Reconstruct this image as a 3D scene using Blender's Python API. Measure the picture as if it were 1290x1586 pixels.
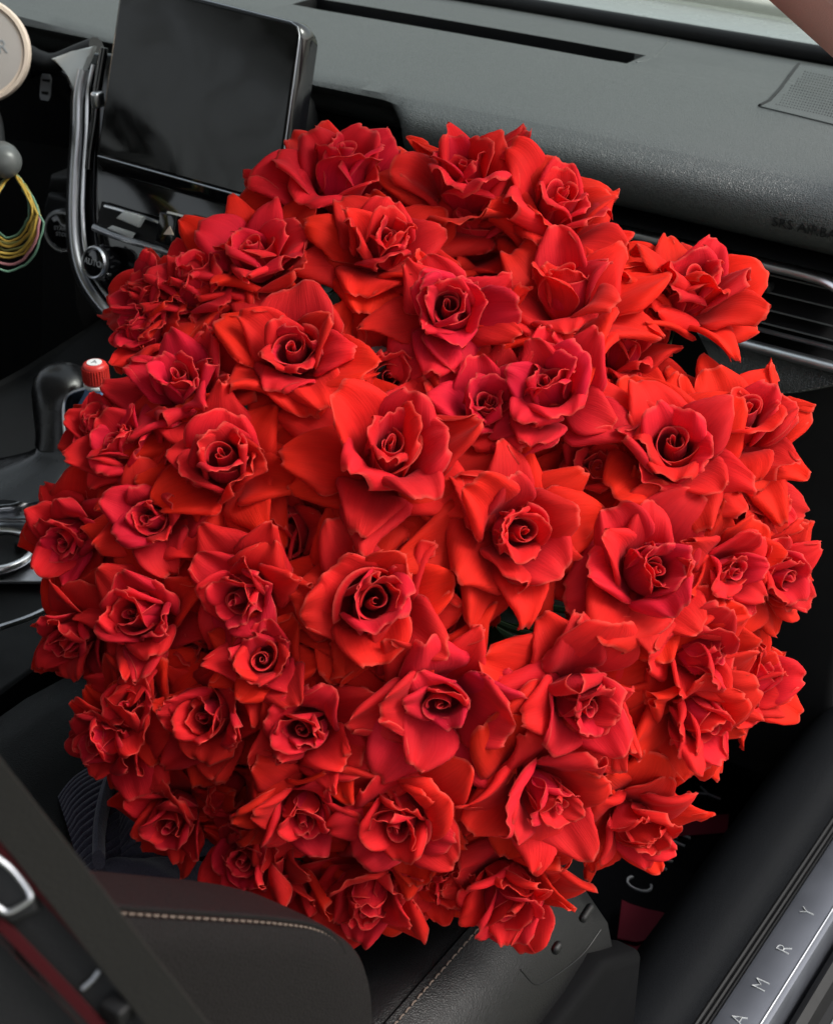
import bpy, bmesh, math, random
import numpy as np
from mathutils import Vector, Matrix

for _o in list(bpy.data.objects): bpy.data.objects.remove(_o)
S = bpy.context.scene
COL = S.collection

# ------------------------------------------------------------------ camera
TH, PH = math.radians(34.0), math.radians(31.4)          # heading to the driver's side, downward pitch
FPX, CXP, CYP = 2520.0, 645.0, 793.0                     # focal length and centre in photograph pixels
CAM = np.array([0.0, 0.0, 1.21])
FW = np.array([-math.sin(TH)*math.cos(PH), math.cos(TH)*math.cos(PH), -math.sin(PH)])
RT = np.array([math.cos(TH), math.sin(TH), 0.0]); UP = np.cross(RT, FW)
cam_d = bpy.data.cameras.new('camera'); cam = bpy.data.objects.new('camera', cam_d); COL.objects.link(cam)
cam.matrix_world = Matrix(((RT[0], UP[0], -FW[0], CAM[0]), (RT[1], UP[1], -FW[1], CAM[1]), (RT[2], UP[2], -FW[2], CAM[2]), (0, 0, 0, 1)))
cam_d.sensor_fit = 'VERTICAL'; cam_d.sensor_height = 36.0; cam_d.lens = 36.0*FPX/1586.0
cam_d.clip_start = .02; cam_d.clip_end = 200
cam_d.dof.use_dof = True; cam_d.dof.focus_distance = 1.08; cam_d.dof.aperture_fstop = 18
S.camera = cam

# ------------------------------------------------------------------ sky, soft sun, exposure
W = bpy.data.worlds.new('World'); S.world = W; W.use_nodes = True
wn, wl = W.node_tree.nodes, W.node_tree.links
sky = wn.new('ShaderNodeTexSky'); sky.sky_type = 'NISHITA'; sky.sun_disc = False
SUN_EL, SUN_AZ = math.radians(48), math.radians(68)      # azimuth measured from the car's nose (+Y) to its right (+X)
sky.sun_elevation = SUN_EL; sky.sun_rotation = SUN_AZ; sky.air_density = 1.6; sky.dust_density = 4.0
hs = wn.new('ShaderNodeHueSaturation'); hs.inputs['Saturation'].default_value = .32
wl.new(sky.outputs[0], hs.inputs['Color']); wl.new(hs.outputs[0], wn['Background'].inputs[0])
wn['Background'].inputs[1].default_value = .148
sun_d = bpy.data.lights.new('sun', 'SUN'); sun = bpy.data.objects.new('sun', sun_d); COL.objects.link(sun)
sun_d.energy = 1.6; sun_d.angle = math.radians(26); sun_d.color = (1, .97, .92)
sdir = Vector((math.cos(SUN_EL)*math.sin(SUN_AZ), math.cos(SUN_EL)*math.cos(SUN_AZ), math.sin(SUN_EL)))
sun.rotation_euler = sdir.to_track_quat('Z', 'Y').to_euler()
S.view_settings.view_transform = 'Standard'; S.view_settings.look = 'None'
S.view_settings.exposure = 0.64; S.view_settings.gamma = 1.0; S.view_settings.use_curve_mapping = False
S.render.engine = 'CYCLES'
S.cycles.use_denoising = True; S.cycles.max_bounces = 8; S.cycles.diffuse_bounces = 5; S.cycles.glossy_bounces = 4
S.cycles.transmission_bounces = 6; S.cycles.transparent_max_bounces = 8; S.cycles.sample_clamp_indirect = 6

# ------------------------------------------------------------------ pixel of the photograph -> point on a plane of the car
def ray(x, y): return FW+(x-CXP)/FPX*RT-(y-CYP)/FPX*UP
def onX(x, y, X): d = ray(x, y); return CAM+d*(X-CAM[0])/d[0]
def onY(x, y, Y): d = ray(x, y); return CAM+d*(Y-CAM[1])/d[1]
def onZ(x, y, Z): d = ray(x, y); return CAM+d*(Z-CAM[2])/d[2]
def onP(x, y, p0, n):
    d = ray(x, y); n = np.array(n); return CAM+d*((np.array(p0)-CAM)@n)/(d@n)
def at(x, y, t): return CAM+ray(x, y)*t

# ------------------------------------------------------------------ materials
def nt_new(name):
    m = bpy.data.materials.new(name); m.use_nodes = True
    return m, m.node_tree.nodes, m.node_tree.links, m.node_tree.nodes['Principled BSDF']
def mat(name, col, rough=.5, metal=0., spec=.5, coat=0., var=.12, vscale=30., bump=0., bscale=200., rvar=.12):
    """plain surface with a little mottling of colour and gloss"""
    m, N, L, p = nt_new(name)
    tc = N.new('ShaderNodeTexCoord')
    nz = N.new('ShaderNodeTexNoise'); nz.inputs['Scale'].default_value = vscale; nz.inputs['Detail'].default_value = 5
    L.new(tc.outputs['Object'], nz.inputs['Vector'])
    mr = N.new('ShaderNodeMapRange'); mr.inputs[3].default_value = 1-var; mr.inputs[4].default_value = 1+var
    L.new(nz.outputs[0], mr.inputs[0])
    mx = N.new('ShaderNodeVectorMath'); mx.operation = 'SCALE'; mx.inputs[0].default_value = col[:3]
    L.new(mr.outputs[0], mx.inputs['Scale']); L.new(mx.outputs[0], p.inputs['Base Color'])
    rr = N.new('ShaderNodeMapRange'); rr.inputs[3].default_value = max(.02, rough-rvar); rr.inputs[4].default_value = min(1, rough+rvar)
    L.new(nz.outputs[0], rr.inputs[0]); L.new(rr.outputs[0], p.inputs['Roughness'])
    p.inputs['Metallic'].default_value = metal; p.inputs['Specular IOR Level'].default_value = spec
    p.inputs['Coat Weight'].default_value = coat; p.inputs['Coat Roughness'].default_value = .08
    if bump:
        b = N.new('ShaderNodeBump'); b.inputs['Strength'].default_value = bump; b.inputs['Distance'].default_value = .001
        n2 = N.new('ShaderNodeTexNoise'); n2.inputs['Scale'].default_value = bscale; n2.inputs['Detail'].default_value = 4
        L.new(tc.outputs['Object'], n2.inputs['Vector']); L.new(n2.outputs[0], b.inputs['Height']); L.new(b.outputs[0], p.inputs['Normal'])
    return m
def leather(name, col, rough=.42, scale=420., bump=.5, spec=.5, dust=.0, pores=0.):
    """grained vinyl or leather: pebbled cells, fine wrinkles, a film of dust"""
    m, N, L, p = nt_new(name)
    tc = N.new('ShaderNodeTexCoord')
    wv = N.new('ShaderNodeTexNoise'); wv.inputs['Scale'].default_value = scale*.35; wv.inputs['Detail'].default_value = 2
    L.new(tc.outputs['Object'], wv.inputs['Vector'])
    ad = N.new('ShaderNodeVectorMath'); ad.operation = 'MULTIPLY_ADD'
    L.new(wv.outputs['Color'], ad.inputs[0]); ad.inputs[1].default_value = (.0035,)*3; L.new(tc.outputs['Object'], ad.inputs[2])
    vo = N.new('ShaderNodeTexVoronoi'); vo.feature = 'DISTANCE_TO_EDGE'; vo.inputs['Scale'].default_value = scale
    L.new(ad.outputs[0], vo.inputs['Vector'])
    mr = N.new('ShaderNodeMapRange'); mr.inputs[1].default_value = 0; mr.inputs[2].default_value = .28; L.new(vo.outputs['Distance'], mr.inputs[0])
    fn = N.new('ShaderNodeTexNoise'); fn.inputs['Scale'].default_value = scale*3; L.new(tc.outputs['Object'], fn.inputs['Vector'])
    h = N.new('ShaderNodeMath'); h.operation = 'MULTIPLY_ADD'; L.new(fn.outputs[0], h.inputs[0]); h.inputs[1].default_value = .3; L.new(mr.outputs[0], h.inputs[2])
    b = N.new('ShaderNodeBump'); b.inputs['Strength'].default_value = bump; b.inputs['Distance'].default_value = .0007
    L.new(h.outputs[0], b.inputs['Height'])
    big = N.new('ShaderNodeTexNoise'); big.inputs['Scale'].default_value = 7; big.inputs['Detail'].default_value = 6; L.new(tc.outputs['Object'], big.inputs['Vector'])
    mx = N.new('ShaderNodeMix'); mx.data_type = 'RGBA'
    dm = N.new('ShaderNodeMath'); dm.operation = 'MULTIPLY'; L.new(big.outputs[0], dm.inputs[0]); dm.inputs[1].default_value = dust*2
    L.new(dm.outputs[0], mx.inputs[0]); mx.inputs[6].default_value = (*col, 1); mx.inputs[7].default_value = (.17, .165, .15, 1)
    L.new(mx.outputs[2], p.inputs['Base Color'])
    rr = N.new('ShaderNodeMapRange'); rr.inputs[3].default_value = rough-.07; rr.inputs[4].default_value = rough+.12; L.new(big.outputs[0], rr.inputs[0])
    L.new(rr.outputs[0], p.inputs['Roughness']); L.new(b.outputs[0], p.inputs['Normal']); p.inputs['Specular IOR Level'].default_value = spec
    return m

M = {}
M['dash'] = leather('dash_vinyl', (.044, .049, .048), .36, 520, .55, .95, .05)
M['dash_smooth'] = leather('dash_speaker_vinyl', (.060, .067, .067), .45, 900, .3, .45, .06)
M['leather'] = leather('seat_leather', (.0055, .0054, .0060), .42, 560, .24, .28, .0)
M['leather_brown'] = leather('bolster_leather', (.0075, .0062, .0066), .55, 560, .4, .13, .0)
M['trim'] = leather('sill_vinyl', (.005, .0056, .0068), .62, 700, .35, .08, .0)
M['black'] = mat('black_plastic', (.004, .004, .0045), .5, spec=.3)
M['black_soft'] = mat('black_soft_plastic', (.007, .007, .0075), .55, spec=.25, bump=.15, bscale=900)
M['gloss'] = mat('piano_black', (.004, .004, .005), .08, spec=.5, coat=.4, rvar=.05)
M['screen'] = mat('display_glass', (.006, .007, .008), .10, spec=.6, rvar=.05, vscale=9)
M['chrome'] = mat('satin_chrome', (.85, .86, .88), .30, metal=1., rvar=.08)
M['chrome_dark'] = mat('smoked_chrome', (.55, .56, .59), .34, metal=1., rvar=.08)
M['steel'] = mat('brushed_sill_plate', (.115, .122, .142), .5, metal=.7, bump=.1, bscale=1500)
M['silverpaint'] = mat('silver_paint', (.58, .60, .60), .38, metal=.35)
M['emboss'] = mat('embossed_print', (.012, .013, .013), .6, spec=.2)
M['gear'] = mat('gear_knob_leather', (.006, .006, .007), .26, spec=.5, bump=.12, bscale=700)
M['shield'] = mat('seat_shield_plastic', (.004, .004, .0045), .65, spec=.06)
M['stalk'] = mat('stalk_grey', (.10, .105, .105), .35)
M['silver'] = mat('silver_lettering', (.55, .56, .58), .3, metal=.7)
M['white'] = mat('white_print', (.75, .76, .77), .5)
M['greyprint'] = mat('grey_print', (.28, .29, .31), .5)
M['cream'] = mat('cream_plastic', (.62, .50, .42), .45)
M['disc'] = mat('grey_disc_face', (.40, .36, .345), .35)
M['red_mat'] = mat('dark_red_card', (.10, .008, .017), .6, spec=.15, bump=.1, bscale=600)
M['mat'] = mat('floor_mat', (.0045, .0045, .005), .6, spec=.3, bump=.3, bscale=500)
M['belt'] = mat('belt_webbing', (.0155, .015, .0135), .75, spec=.08, bump=.35, bscale=1200)
M['belt_dark'] = mat('belt_webbing_dark', (.007, .007, .0075), .55, spec=.25, bump=.3, bscale=1200)
M['belt_red'] = mat('belt_red_edge', (.036, .0035, .005), .8, spec=.1, bump=.3, bscale=1200)
M['thread'] = mat('tan_thread', (.12, .088, .07), .8)
M['thread_grey'] = mat('grey_thread', (.10, .10, .096), .8)
M['cap'] = mat('red_bottle_cap', (.62, .035, .028), .35)
M['label'] = mat('blue_bottle_label', (.12, .22, .40), .4)
M['pillar'] = mat('pillar_fabric', (.36, .19, .175), .8, bump=.3, bscale=900)
M['hood'] = mat('hood_paint', (.26, .29, .285), .25, spec=.5, coat=.6)
M['ground'] = mat('ground_concrete', (.20, .21, .16), .85, bump=.3, bscale=40)
M['kerb'] = mat('kerb_concrete', (.48, .48, .43), .8, bump=.3, bscale=60)
M['paper'] = mat('grey_wrapping_paper', (.22, .23, .22), .6)
M['wrap'] = mat('black_wrapping_paper', (.004, .005, .004), .8, spec=.1)
M['stem'] = mat('rose_stem', (.035, .075, .022), .5)
M['leaf'] = mat('rose_leaf', (.012, .034, .011), .5, spec=.3, bump=.2, bscale=400)
M['headliner'] = mat('headliner_fabric', (.42, .42, .41), .9)
M['yellow'] = mat('yellow_elastic', (.42, .27, .04), .7)
M['olive'] = mat('olive_elastic', (.22, .22, .06), .7)
M['green'] = mat('green_elastic', (.12, .24, .17), .6)
M['pink'] = mat('pink_elastic', (.45, .18, .2), .6)
def glass_mat():
    m, N, L, p = nt_new('windshield_glass'); N.remove(p)
    tr = N.new('ShaderNodeBsdfTransparent'); tr.inputs[0].default_value = (.88, .94, .91, 1)
    gl = N.new('ShaderNodeBsdfGlossy'); gl.inputs['Roughness'].default_value = .02
    fr = N.new('ShaderNodeLayerWeight'); fr.inputs[0].default_value = .5
    pw = N.new('ShaderNodeMath'); pw.operation = 'POWER'; L.new(fr.outputs['Facing'], pw.inputs[0]); pw.inputs[1].default_value = 5
    ma = N.new('ShaderNodeMath'); ma.operation = 'MULTIPLY_ADD'; L.new(pw.outputs[0], ma.inputs[0]); ma.inputs[1].default_value = .9; ma.inputs[2].default_value = .04
    mx = N.new('ShaderNodeMixShader'); L.new(ma.outputs[0], mx.inputs[0]); L.new(tr.outputs[0], mx.inputs[1]); L.new(gl.outputs[0], mx.inputs[2])
    L.new(mx.outputs[0], N['Material Output'].inputs[0]); return m
M['glass'] = glass_mat()
def screen_mat():
    m, N, L, p = nt_new('smudged_display_glass')
    tc = N.new('ShaderNodeTexCoord'); nz = N.new('ShaderNodeTexNoise'); nz.inputs['Scale'].default_value = 14; nz.inputs['Detail'].default_value = 7; nz.inputs['Distortion'].default_value = 1.2
    L.new(tc.outputs['Object'], nz.inputs['Vector'])
    r = N.new('ShaderNodeMapRange'); r.inputs[1].default_value = .35; r.inputs[2].default_value = .7; r.inputs[3].default_value = .06; r.inputs[4].default_value = .26
    L.new(nz.outputs[0], r.inputs[0]); L.new(r.outputs[0], p.inputs['Roughness'])
    c = N.new('ShaderNodeMapRange'); c.inputs[1].default_value = .4; c.inputs[2].default_value = .8; c.inputs[3].default_value = .005; c.inputs[4].default_value = .012
    L.new(nz.outputs[0], c.inputs[0]); L.new(c.outputs[0], p.inputs['Base Color']); p.inputs['Specular IOR Level'].default_value = .36
    return m
M['screen'] = screen_mat()
def knit_mat():
    m, N, L, p = nt_new('navy_knit')
    tc = N.new('ShaderNodeTexCoord'); nz = N.new('ShaderNodeTexNoise'); nz.inputs['Scale'].default_value = 900
    L.new(tc.outputs['Object'], nz.inputs['Vector'])
    r = N.new('ShaderNodeValToRGB'); r.color_ramp.elements[0].color = (.016, .016, .028, 1); r.color_ramp.elements[1].color = (.10, .095, .150, 1)
    L.new(nz.outputs[0], r.inputs[0]); L.new(r.outputs[0], p.inputs['Base Color']); p.inputs['Roughness'].default_value = .95
    p.inputs['Sheen Weight'].default_value = .3
    b = N.new('ShaderNodeBump'); b.inputs['Strength'].default_value = .6; b.inputs['Distance'].default_value = .001; L.new(nz.outputs[0], b.inputs['Height']); L.new(b.outputs[0], p.inputs['Normal'])
    return m
M['knit'] = knit_mat()

# ------------------------------------------------------------------ mesh helpers
def link(name, me, m=None, parent=None, smooth=None):
    o = bpy.data.objects.new(name, me); COL.objects.link(o)
    if m is not None: me.materials.append(m if not isinstance(m, str) else M[m])
    if parent is not None: o.parent = parent
    return o
def thing(name, label, cat, loc=(0, 0, 0), group=None, kind=None):
    o = bpy.data.objects.new(name, None); COL.objects.link(o); o.location = loc; o.empty_display_size = .02
    o['label'] = label; o['category'] = cat
    if group: o['group'] = group
    if kind: o['kind'] = kind
    return o
def tag(o, label, cat, group=None, kind=None):
    o['label'] = label; o['category'] = cat
    if group: o['group'] = group
    if kind: o['kind'] = kind
    return o
class MB:
    """collects shapes into one bmesh (world coordinates, shifted to the parent's origin on build)"""
    def __init__(s): s.bm = bmesh.new()
    def quadgrid(s, P, cu=False, cv=False):
        n, m = len(P), len(P[0]); vs = [[s.bm.verts.new(P[i][j]) for j in range(m)] for i in range(n)]
        for i in range(n if cu else n-1):
            for j in range(m if cv else m-1):
                a = (vs[i][j], vs[(i+1) % n][j], vs[(i+1) % n][(j+1) % m], vs[i][(j+1) % m])
                if len(set(a)) == 4:
                    try: s.bm.faces.new(a)
                    except ValueError: pass
        return vs
    def loft(s, rings, cap=True):
        vs = s.quadgrid(rings, cv=True)
        if cap:
            s.bm.faces.new(vs[0][::-1]); s.bm.faces.new(vs[-1])
        return s
    def box(s, c, d, rot=None, bev=0.):
        c = Vector(c); h = Vector(d)*.5; R = rot if rot is not None else Matrix.Identity(3)
        vs = [s.bm.verts.new(c+R@Vector((sx*h.x, sy*h.y, sz*h.z))) for sx in (-1, 1) for sy in (-1, 1) for sz in (-1, 1)]
        fs = [s.bm.faces.new([vs[i] for i in q]) for q in ((0, 1, 3, 2), (4, 6, 7, 5), (0, 4, 5, 1), (2, 3, 7, 6), (0, 2, 6, 4), (1, 5, 7, 3))]
        if bev:
            es = {e for f in fs for e in f.edges}
            bmesh.ops.bevel(s.bm, geom=list(es), offset=bev, segments=3, profile=.5, affect='EDGES')
        return s
    def prism(s, pts, vec, bev=0.):
        a = [s.bm.verts.new(p) for p in pts]; b = [s.bm.verts.new(Vector(p)+Vector(vec)) for p in pts]; n = len(pts)
        fs = [s.bm.faces.new(a[::-1]), s.bm.faces.new(b)]+[s.bm.faces.new((a[i], a[(i+1) % n], b[(i+1) % n], b[i])) for i in range(n)]
        if bev:
            es = {e for f in fs[:2] for e in f.edges}
            bmesh.ops.bevel(s.bm, geom=list(es), offset=bev, segments=3, profile=.5, affect='EDGES')
        return s
    def tube(s, pts, rad, n=10, flat=1., ref=(0, 0, 1), closed=False):
        pts = [Vector(p) for p in pts]; k = len(pts); rings = []
        for i, p in enumerate(pts):
            if closed: t = pts[(i+1) % k]-pts[i-1]
            else: t = pts[min(i+1, k-1)]-pts[max(i-1, 0)]
            t.normalize(); a = Vector(ref)-t*t.dot(Vector(ref))
            if a.length < 1e-4: a = Vector((1, 0, 0))-t*t.x
            a.normalize(); b = t.cross(a); r = rad[i] if hasattr(rad, '__len__') else rad
            rings.append([p+(a*math.cos(q)+b*math.sin(q)*flat)*r for q in [2*math.pi*j/n for j in range(n)]])
        vs = s.quadgrid(rings, cu=closed, cv=True)
        if not closed: s.bm.faces.new(vs[0][::-1]); s.bm.faces.new(vs[-1])
        return s
    def lathe(s, c, axis, prof, n=28):
        c = Vector(c); z = Vector(axis).normalized(); x = z.orthogonal().normalized(); y = z.cross(x)
        rings = [[c+z*h+(x*math.cos(q)+y*math.sin(q))*max(r, 1e-5) for q in [2*math.pi*j/n for j in range(n)]] for r, h in prof]
        vs = s.quadgrid(rings, cv=True); s.bm.faces.new(vs[0][::-1]); s.bm.faces.new(vs[-1]); return s
    def build(s, name, m, parent=None, angle=40, sub=0):
        bmesh.ops.recalc_face_normals(s.bm, faces=s.bm.faces)
        if parent is not None: bmesh.ops.translate(s.bm, verts=s.bm.verts, vec=-Vector(parent_origin(parent)))
        me = bpy.data.meshes.new(name); s.bm.to_mesh(me); s.bm.free()
        me.polygons.foreach_set('use_smooth', [True]*len(me.polygons))
        try: me.set_sharp_from_angle(angle=math.radians(angle))
        except Exception: pass
        o = link(name, me, m, parent)
        if sub:
            md = o.modifiers.new('subdivision', 'SUBSURF'); md.levels = sub; md.render_levels = sub
        return o
def parent_origin(p):
    v = Vector((0, 0, 0))
    while p is not None: v = v+p.location; p = p.parent
    return v
def text_part(name, s, size, m, parent, origin, ex, ey, depth=.0006, sx=1., bold=0.):
    """raised lettering; ex = reading direction, ey = up direction of the letters"""
    c = bpy.data.curves.new(name, 'FONT'); c.body = s; c.size = size; c.extrude = depth; c.align_x = 'CENTER'; c.align_y = 'CENTER'; c.offset = bold; c.resolution_u = 3
    t = bpy.data.objects.new(name, c); COL.objects.link(t)
    dg = bpy.context.evaluated_depsgraph_get(); me = bpy.data.meshes.new_from_object(t.evaluated_get(dg))
    bpy.data.objects.remove(t); bpy.data.curves.remove(c)
    ex, ey = Vector(ex).normalized(), Vector(ey).normalized(); ez = ex.cross(ey)
    o3 = Vector(origin)-(parent_origin(parent) if parent is not None else Vector((0, 0, 0)))
    me.transform(Matrix(((ex.x*sx, ey.x, ez.x, o3.x), (ex.y*sx, ey.y, ez.y, o3.y), (ex.z*sx, ey.z, ez.z, o3.z), (0, 0, 0, 1))))
    me.materials.clear()
    return link(name, me, m, parent)
def smooth_path(pts, n=8):
    P = [np.array(p, float) for p in pts]; P = [2*P[0]-P[1]]+P+[2*P[-1]-P[-2]]; out = []
    for i in range(1, len(P)-2):
        for k in range(n):
            t = k/n; a, b, c, d = P[i-1], P[i], P[i+1], P[i+2]
            out.append(.5*((2*b)+(-a+c)*t+(2*a-5*b+4*c-d)*t*t+(-a+3*b-3*c+d)*t**3))
    out.append(P[-2]); return out
def strip(pts, w, th, side, m, name, parent=None):
    """a flat band along pts: width w along 'side', thickness th"""
    pts = [Vector(p) for p in pts]; rings = []
    for i, p in enumerate(pts):
        t = (pts[min(i+1, len(pts)-1)]-pts[max(i-1, 0)]).normalized(); sd = Vector(side); sd = (sd-t*sd.dot(t)).normalized(); nn = t.cross(sd)
        rings.append([p-sd*w/2-nn*th/2, p+sd*w/2-nn*th/2, p+sd*w/2+nn*th/2, p-sd*w/2+nn*th/2])
    b = MB(); b.loft(rings); return b.build(name, m, parent)
# ================================================================== THE CAR AROUND THE BOUQUET
rnd = random.Random(7)
def structure(name, b, m, label=None, angle=40):
    o = b.build(name, m, None, angle); o['kind'] = 'structure'
    if label: o['label'] = label
    return o
# ground outside, a pale kerb, the bonnet, the body shell that shades the cabin
b = MB(); b.quadgrid([[(x, y, -.36) for y in (-30, -3, 4, 60)] for x in (-30, -2, 2, 30)]); structure('ground', b, 'ground')
k0, k1 = Vector(onZ(1080, 4, -.28)), Vector(onZ(1290, 42, -.28)); kd = (k1-k0).normalized(); kn = Vector((-kd.y, kd.x, 0))
b = MB(); b.prism([k0-kd*9-kn*.10+Vector((0, 0, -.07)), k0+kd*9-kn*.10+Vector((0, 0, -.07)), k0+kd*9+kn*.10+Vector((0, 0, -.07)), k0-kd*9+kn*.10+Vector((0, 0, -.07))], (0, 0, .14), .02); tag(structure('kerb', b, 'kerb'), 'pale concrete kerb beyond the windshield', 'kerb')
b = MB(); b.box((-1.15, .45, -.06), (1.75, 3.0, .10)); structure('floor', b, 'mat')
b = MB()
b.quadgrid([[(x, y, 1.165+.045*math.cos((x+1.15)*1.6)-.02*((y-.1)/.9)**2) for y in np.linspace(-1.2, .95, 10)] for x in np.linspace(-1.92, -.40, 12)])
b.quadgrid([[(x, y, 1.20+.045*math.cos((x+1.15)*1.6)-.02*((y-.1)/.9)**2) for y in np.linspace(-1.2, .95, 10)] for x in np.linspace(-1.92, -.40, 12)])
structure('car_roof', b, 'headliner')
b = MB(); b.box((-1.96, .4, .37), (.06, 3.0, .86), bev=.02); structure('wall_driver_side', b, 'black_soft')
b = MB(); b.box((-1.15, 1.80, .22), (1.62, .05, .80)); structure('wall_firewall', b, 'black')
b = MB(); b.box((-1.15, -1.0, .32), (1.6, .08, .8), bev=.02); structure('wall_rear', b, 'black_soft')
b = MB(); b.box((-.40, -.62, .30), (.07, 1.1, .78), bev=.02); structure('wall_rear_door', b, 'black_soft')

# bonnet seen through the windshield
t = thing('car_hood', 'grey green painted car bonnet seen through the windshield', 'hood', (-1.15, 2.2, .60))
b = MB(); b.quadgrid([[(x, y, .652-.01*((y-1.86)/.3)-.30*max(0, y-2.10)-.25*max(0, y-2.3)-.012*((x+1.15)/.8)**2) for y in np.linspace(1.86, 2.72, 14)] for x in np.linspace(-1.95, -.35, 17)])
b.build('panel', 'hood', t)
b = MB(); b.box((-1.15, 1.845, .63), (1.5, .05, .03), bev=.008); b.build('cowl', 'black_soft', t)
for dx in (-.42, .30):
    b = MB(); b.tube([(-1.15+dx, 1.86, .662), (-1.15+dx+.30, 1.90, .664), (-1.15+dx+.58, 1.87, .660)], .006); b.build('wiper', 'black', t)

# windshield
t = thing('windshield', 'slanted windshield glass above the dashboard', 'windshield', (-1.15, 1.74, .70))
WS0, WS1 = np.array([1.745, .703]), np.array([.93, 1.19])
b = MB()
for off in (0,):
    b.quadgrid([[(x, WS0[0]+(WS1[0]-WS0[0])*k, WS0[1]+(WS1[1]-WS0[1])*k+off) for k in np.linspace(0, 1, 6)] for x in np.linspace(-1.88, -.44, 8)])
b.build('pane', 'glass', t)
b = MB(); b.quadgrid([[(x, WS0[0]+(WS1[0]-WS0[0])*k, WS0[1]+(WS1[1]-WS0[1])*k-.004) for k in (-.02, .055)] for x in np.linspace(-1.88, -.42, 8)])
b.build('black_border', 'black', t)
b = MB(); b.tube([(x, 1.70, .716) for x in np.linspace(-1.88, -.40, 8)], .010, 10, 1.); b.build('rubber_seal', 'black', t)

# A-pillar trim
A0, A1 = onX(1290, 90, -.40), onX(1190, 0, -.42)
B0, B1 = onX(1368, 26, -.372), onX(1262, -66, -.392)
t = thing('roof_pillar', 'dusty pink fabric windshield pillar in the top right corner', 'pillar', tuple(A0))
v = Vector((.05, .03, -.01)); rings = []
for k in np.linspace(-2.6, 4, 14):
    a, c = Vector(A0+(A1-A0)*k), Vector(B0+(B1-B0)*k); n = (c-a).cross(Vector(A1-A0)).normalized()
    if n.dot(Vector(-FW)) < 0: n = -n
    rings.append([a, a*.7+c*.3+n*.010, a*.3+c*.7+n*.012, c, c-n*.03, a-n*.03])
b = MB(); b.loft(rings); b.build('trim', 'pillar', t)
b = MB(); b.tube([Vector(B0+(B1-B0)*k)+Vector((.012, 0, 0)) for k in np.linspace(-2.6, 4, 8)], .012); b.build('door_seal', 'black', t)

# ------------------------------------------------------------------ dashboard
dash = thing('dashboard', 'grained black dashboard with passenger airbag pad and chrome edged air vent', 'dashboard', (-.9, 1.45, .55))
prof = [(1.78, .690), (1.70, .708), (1.62, .723), (1.56, .729), (1.541, .7310), (1.538, 'S'), (1.495, 'S'), (1.492, .7338), (1.44, .737), (1.38, .740), (1.32, .7432), (1.27, .7445),
        (1.245, .7435), (1.228, .7405), (1.220, .7355), (1.2165, .729), (1.215, .721), (1.216, .712), (1.220, .703), (1.227, .696), (1.236, .691), (1.250, .688), (1.28, .687), (1.30, .66), (1.78, .66)]
xs = sorted(set(list(np.linspace(-1.88, -.36, 40))+[-1.182, -1.18, -.768, -.766, -.764]+list(np.linspace(-.90, -.80, 9))))
def dash_pt(x, i):
    y, z = prof[i]
    if z == 'S':
        inside = -1.18 <= x <= (-.764 if y > 1.51 else -.768); z = .700 if inside else (.7318 if y > 1.51 else .7333)
    if 13 <= i <= 22:
        k = min(1, max(0, (-.83-x)/.05)); k = k*k*(3-2*k); y += .055*k*min(1, (i-12)/4); z += .006*k*(i > 16)
        if i >= 13: z -= .004*max(0, math.sin((x+.6)*3))*.5
    if i <= 12: z += .0035*math.sin(x*5+y*4)*(1 if 8 <= i else .5)+(.018*max(0, (-1.15-x))/.5 if i > 6 else 0)
    return (x, y, z)
b = MB(); b.loft([[dash_pt(x, i) for i in range(len(prof))] for x in xs]); pad = b.build('pad', 'dash', dash, 50)
pad.data.materials.append(M['black'])
for f_ in pad.data.polygons:
    c_ = f_.center+Vector(dash.location)
    if 1.488 < c_.y < 1.545 and c_.z < .7255 and -1.19 < c_.x < -.76: f_.material_index = 1  # slot walls coloured black to carry the shade of the recess
b = MB(); b.box((-.97, 1.5165, .7025), (.405, .038, .003)); dg = b.build('defroster_grille', 'black', dash)
for k in range(10):
    b = MB(); b.box((-1.15+k*.042, 1.5165, .7085), (.003, .040, .009)); b.build('vane', 'black', dg)
def dash_z(x, y):
    pr = [(dash_pt(x, i)[1], dash_pt(x, i)[2]) for i in range(13) if prof[i][1] != 'S']; pr = pr[::-1]
    return float(np.interp(y, [v[0] for v in pr], [v[1] for v in pr]))
def on_dash(x, y, off=0.):
    p = onZ(x, y, .74)
    for _ in range(4): p = onZ(x, y, dash_z(p[0], p[1])+off)
    return Vector(p)
b = MB(); b.tube([on_dash(*v, -.0004) for v in smooth_path([(985, 97, 0), (1006, 92, 0), (1022, 80, 0), (1035, 62, 0)], 6) for v in [(v[0], v[1])]], .0011, 8); b.build('seam', 'dash', dash)
# speaker cover in the corner
sp = [(1176, 164), (1190, 157), (1206, 140), (1222, 118), (1236, 100), (1290, 108), (1345, 118), (1345, 206), (1290, 192), (1230, 177)]
b = MB(); top = [on_dash(x, y, .0012) for x, y in sp]; b.loft([[v+Vector((0, 0, -.008)) for v in top], top], True); spk = b.build('speaker_cover', 'dash_smooth', dash, 30)
b = MB(); b.tube([on_dash(x, y, .0006) for x, y in sp[:5]], .0020, 8); b.build('gap', 'black', spk)
b = MB(); b.tube([on_dash(x, y, .0002) for x, y in (sp[0], sp[9], sp[8], sp[7])], .0008, 8); b.build('gap', 'emboss', spk)
b = MB()
for i in range(30):
    for j in range(20):
        x_, y_ = 1212+i*4.4-j*1.9+12, 106+j*3.9+i*.95
        if x_ < 1300 and x_ > 1244-(y_-104)*.86+6 and y_ < 158+(x_-1176)*.235: b.lathe(on_dash(x_, y_, .0012), (0, 0, 1), [(.0006, -.0004), (.0006, .0003)], 5)
g = b.build('perforation', 'emboss', spk); g['kind'] = 'stuff'
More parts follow.
